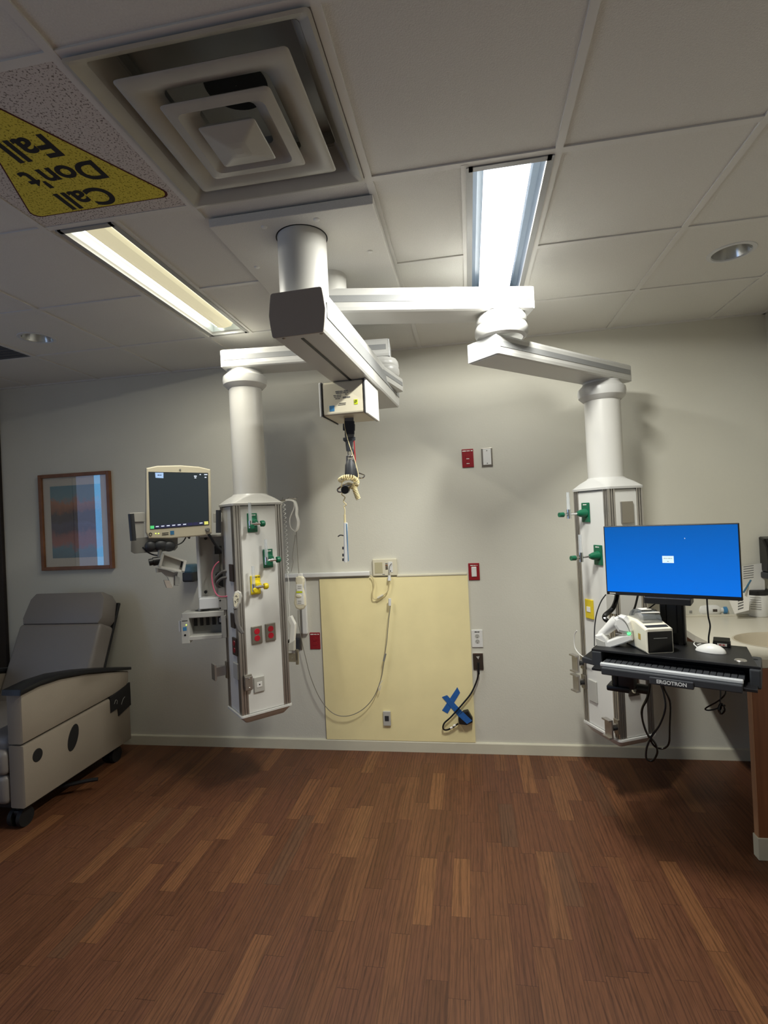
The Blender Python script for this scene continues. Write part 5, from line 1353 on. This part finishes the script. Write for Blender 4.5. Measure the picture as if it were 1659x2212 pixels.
b = MB(); ap = [(x + .03, y) for x, y in edge[:-1]] + [(1.235, 2.60)]; ap2 = [(x + .018, y) for x, y in ap]
b.prism(ap + ap2[::-1], 'z', CTZ - .16, CTZ - .0385); part('apron', b, 'cabwood', ct)
ep_ = thing('cabinet_end_panel', 'tall wood-grain end panel holding up the near end of the sink counter', 'panel', (1.5, 2.6, 0))
b = MB(); b.box(1.208, XR - .003, 2.578, 2.612, .0, CTZ - .0385, bev=.001); part('panel_board', b, 'cabwood', ep_)
b = MB(); b.box(1.2035, 1.208, 2.578, 2.612, .0, CTZ - .0385, bev=.001); part('edge_band', b, 'edgewood', ep_)
b = MB(); b.box(1.199, XR - .003, 2.572, 2.618, 0, .10, bev=.003); part('cove_base', b, 'base', ep_, 'pale rubber base strip')

# things on the counter
bt = thing('sanitizer_bottle', 'white bottle with blue cap lying on its side on the counter under the blue screen', 'bottle', (1.36, 3.45, CTZ + .001))
BF = frame(atZ(1530, 1333, CTZ) + Vector((0, .04, 0)), (1, -.05))
def b2(x_, y_, o=0.0): a = on(BF, x_, y_, o); return Vector((a[0], o, a[1]))
zc = CTZ + .036
b = MB(BF); zo = CTZ - 0
l0, l1 = b2(1508, 1322).x, b2(1557, 1322).x
ringsb = []
for xx, hy, hz in ((l0, .012, .018), (l0 + .012, .022, .034), (l0 + .05, .026, .036), (l1 - .03, .026, .034), (l1 - .012, .022, .028), (l1, .014, .016)):
    ringsb.append([(xx, hy * math.cos(2 * PI * k / 20), .037 + hz * math.sin(2 * PI * k / 20)) for k in range(20)])
b.loft(ringsb); b.smooth = True; part('bottle_body', b, 'whitep', bt)
b = MB(BF); b.cyl((l1 - .001, 0, .036), (l1 + .014, 0, .036), .016); part('neck', b, 'whitep', bt)
b = MB(BF); b.cyl((l1 + .012, 0, .036), (l1 + .032, 0, .036), .022); part('cap', b, 'blue', bt, 'blue cap')
b = MB(BF); b.cyl((l0 - .04, 0, .028), (l0 + .002, 0, .03), .008); b.cyl((l0 - .055, 0, .028), (l0 - .04, 0, .028), .018); b.cyl((l0 - .085, 0, .028), (l0 - .055, 0, .028), .006); part('pump', b, 'grey', bt)
b = MB(BF); b.box(l0 + .075, l0 + .10, -.0275, -.024, .03, .046, bev=.001); part('bottle_mark', b, 'brown', bt)
# papers leaning on wall
pp = frame((1.66, WY - .03, 0), (1, 0))
b = MB(pp); poly(pp, [(1587, 1226), (1650, 1216), (1655, 1325), (1590, 1327)], 0, .004, b); t1 = solo('wall_notice', b, 'paper', 'grey printed notice leaning on the wall behind the counter', 'notice')
b = MB(pp)
for k in range(6): poly(pp, [(1606, 1224 + k * 5), (1628, 1221 + k * 5), (1628, 1222.6 + k * 5), (1606, 1225.6 + k * 5)], -.0006, 0, b)
pr2 = part('printed_lines', MB(), 'inkl', None); bpy.data.objects.remove(pr2)
o = part('printed_lines', b, 'inkl', t1)
pl2 = frame(atY(1600, 1325, 3.43), (1, -.3))
b = MB(pl2); poly(pl2, [(1572, 1290), (1618, 1262), (1618, 1318), (1587, 1326)], 0, .003, b); t2 = solo('leaflet', b, 'label', 'small printed leaflet standing on the counter beside the white canister', 'leaflet')
b = MB(pl2)
for k in range(4): poly(pl2, [(1594, 1297 + k * 6), (1606, 1293 + k * 6), (1606, 1296 + k * 6), (1594, 1300 + k * 6)], -.0006, 0, b)
part('printed_lines', b, 'inkl', t2)
c0 = atZ(1643, 1333, CTZ); c0 = Vector((c0.x + .01, c0.y + .05, CTZ))
wc_ = thing('wipes_canister', 'white wipes canister with black lid at the back of the counter', 'canister', (c0.x, c0.y, CTZ + .001))
b = MB(); b.lathe([(0, CTZ + .001), (.062, CTZ + .001), (.068, CTZ + .01), (.070, CTZ + .13), (.066, CTZ + .14), (0, CTZ + .14)], c=(c0.x, c0.y, 0), n=40); part('tub', b, 'whitep', wc_)
b = MB(); b.lathe([(.069, CTZ + .132), (.072, CTZ + .135), (.072, CTZ + .158), (.06, CTZ + .163), (0, CTZ + .163)], c=(c0.x, c0.y, 0), n=40); part('lid', b, 'black', wc_)
b = MB()
for k in range(6):
    pts_ = [(c0.x + .0705 * math.cos(a), c0.y + .0705 * math.sin(a), CTZ + .12 - k * .014) for a in [math.radians(215 + j * 9) for j in range(6)]]
    b.tube(pts_, .0015, n=4, sub=1)
part('printed_lines', b, 'inkl', wc_)
b = MB(); p0 = atY(1606, 1280, 3.40); p1 = atY(1622, 1253, 3.42); b.tube([p0, p1], .005, sub=1); solo('pen', b, 'pen', 'blue pen leaning between the blue monitor edge and the canister', 'pen')
# soap dispenser on right wall
sd = thing('soap_dispenser', 'black wall soap dispenser above the white canister, cut off by the photo edge', 'dispenser', (1.77, WY - .06, 1.17))
zlo = atY(1650, 1240, 3.44).z; zhi = atY(1655, 1165, 3.44).z
b = MB(); b.prism([(WY - .002, zlo), (WY - .10, zlo), (WY - .115, zlo + .07), (WY - .10, zhi - .05), (WY - .06, zhi), (WY - .002, zhi + .01)], 'x', 1.742, 1.842, bev=.014); part('shell', b, 'gloss', sd)
b = MB(); b.box(1.735, 1.832, WY - .11, WY - .01, zlo - .035, zlo + .004, bev=.008); part('nozzle_base', b, 'dark', sd)

# ============================================================ recliner
XS = -2.45
def xs(px, py): p = atX(px, py, XS); return (p.y, p.z)
ch = thing('recliner', 'taupe vinyl hospital recliner with black armrests in the left corner', 'recliner', (-2.82, 2.95, 0))
TH = .10
fr_y = 2.475
up = [(fr_y, .472), (fr_y, .742), (2.60, .752), (2.75, .742), (2.95, .708), (3.15, .66), (3.375, .600), (3.37, .53), (3.33, .49), (3.10, .484)]
lo_ = [(fr_y, .125), (fr_y, .462), (3.12, .476), (3.375, .476), (3.375, .118)]
for sgn, xa in ((1, XS), (-1, XS - .76)):
    x_a, x_b = (xa - TH, xa) if sgn > 0 else (xa - TH, xa)
    b = MB(); b.prism([(y, z) for y, z in up], 'x', x_a, x_b, bev=.014); part('upper_side_panel', b, 'vinyl', ch, smooth=True)
    b = MB(); b.prism([(y, z) for y, z in lo_], 'x', x_a, x_b, bev=.014); part('lower_side_panel', b, 'vinyl', ch, smooth=True)
    ap_ = [(fr_y - .015, .742), (fr_y - .01, .772), (2.60, .782), (2.75, .774), (2.95, .738), (3.15, .690), (3.39, .625), (3.39, .605), (3.15, .662), (2.95, .710), (2.75, .744), (2.60, .753)]
    b = MB(); b.prism(ap_, 'x', x_a - .012, x_b + .012, bev=.007); part('armrest', b, 'armpad', ch, smooth=True)
# black plates and holes on the visible side
b = MB(); b.prism([(3.165, .486), (3.375, .520), (3.375, .36), (3.24, .33), (3.235, .385), (3.165, .38)], 'x', XS - .01, XS + .006, bev=.003); part('hinge_plate', b, 'black', ch)
b = MB(); b.tube([(XS + .007, 3.20, .43), (XS + .007, 3.215, .45), (XS + .007, 3.23, .44), (XS + .007, 3.225, .42)], .002, n=5); b.tube([(XS + .007, 3.27, .40), (XS + .007, 3.29, .43), (XS + .007, 3.31, .44)], .002, n=5); part('plate_screws', b, 'grey', ch)
def oval(y, z, ry, rz, tilt):
    pts = [];
    for k in range(24):
        a = 2 * PI * k / 24; u, v = ry * math.cos(a), rz * math.sin(a); pts.append((y + u * math.cos(tilt) - v * math.sin(tilt), z + u * math.sin(tilt) + v * math.cos(tilt)))
    return pts
y_, z_ = xs(158, 1593); b = MB(); b.prism(oval(y_, z_, .040, .078, -.35), 'x', XS - .01, XS + .003, bev=.002); part('side_opening', b, 'rubber', ch)
y_, z_ = xs(81, 1631); b = MB(); b.prism(oval(y_, z_, .034, .036, 0), 'x', XS - .01, XS + .003, bev=.002); part('side_opening', b, 'rubber', ch)
# seat and front
b = MB(); b.box(XS - .76 + .002, XS - TH - .002, 2.50, 3.12, .36, .50, bev=.05, seg=4); part('seat_cushion', b, 'vinyl2', ch, smooth=True)
b = MB(); b.box(XS - .76 + .002, XS - TH - .002, 2.455, 2.56, .30, .435, bev=.03, seg=4); part('leg_rest_upper', b, 'vinyl2', ch, smooth=True)
b = MB(); b.box(XS - .76 + .002, XS - TH - .002, 2.46, 2.55, .14, .30, bev=.03, seg=4); part('leg_rest_lower', b, 'vinyl2', ch, smooth=True)
# back cushions in a tilted frame
tilt = math.radians(24)
BK = Matrix.Translation((XS - .43, 3.02, .46)) @ Matrix.Rotation(-tilt, 4, 'X')
b = MB(BK); b.box(-.325, .325, 0, .15, .0, .562, bev=.028, seg=4); part('back_cushion', b, 'vinyl2', ch, smooth=True)
b = MB(BK)
hr = [(-.30, .555), (.30, .555), (.325, .60), (.305, .74), (.265, .785), (-.265, .785), (-.30, .74), (-.318, .60)]
b.prism(hr, 'y', -.003, .15, bev=.024); part('head_cushion', b, 'vinyl2', ch, smooth=True)
b = MB(BK); b.box(-.30, .322, .145, .165, .05, .74, bev=.008); part('back_shell', b, 'black', ch)
# frame and casters
b = MB(); b.box(XS - .70, XS - .06, 2.54, 3.3, .085, .12, bev=.004); part('base_frame', b, 'black', ch)
b = MB(); b.tube([(XS - .2, 2.75, .06), (XS + .02, 2.86, .075), (XS + .10, 2.90, .075)], .012); part('brake_pedal', b, 'black', ch)
for cx_2 in (XS - .09, XS - .70):
    for cy_2 in (2.53, 3.28):
        b = MB(); b.cyl((cx_2, cy_2, .085), (cx_2, cy_2, .13), .02); b.box(cx_2 - .03, cx_2 + .03, cy_2 - .03, cy_2 + .03, .06, .095, bev=.01)
        c_ = part('caster', b, 'black', ch)
        for dx in (-.028, .028):
            b = MB(); b.cyl((cx_2 + dx - .012, cy_2, .05), (cx_2 + dx + .012, cy_2, .05), .05, n=28); part('wheel', b, 'rubber', c_)
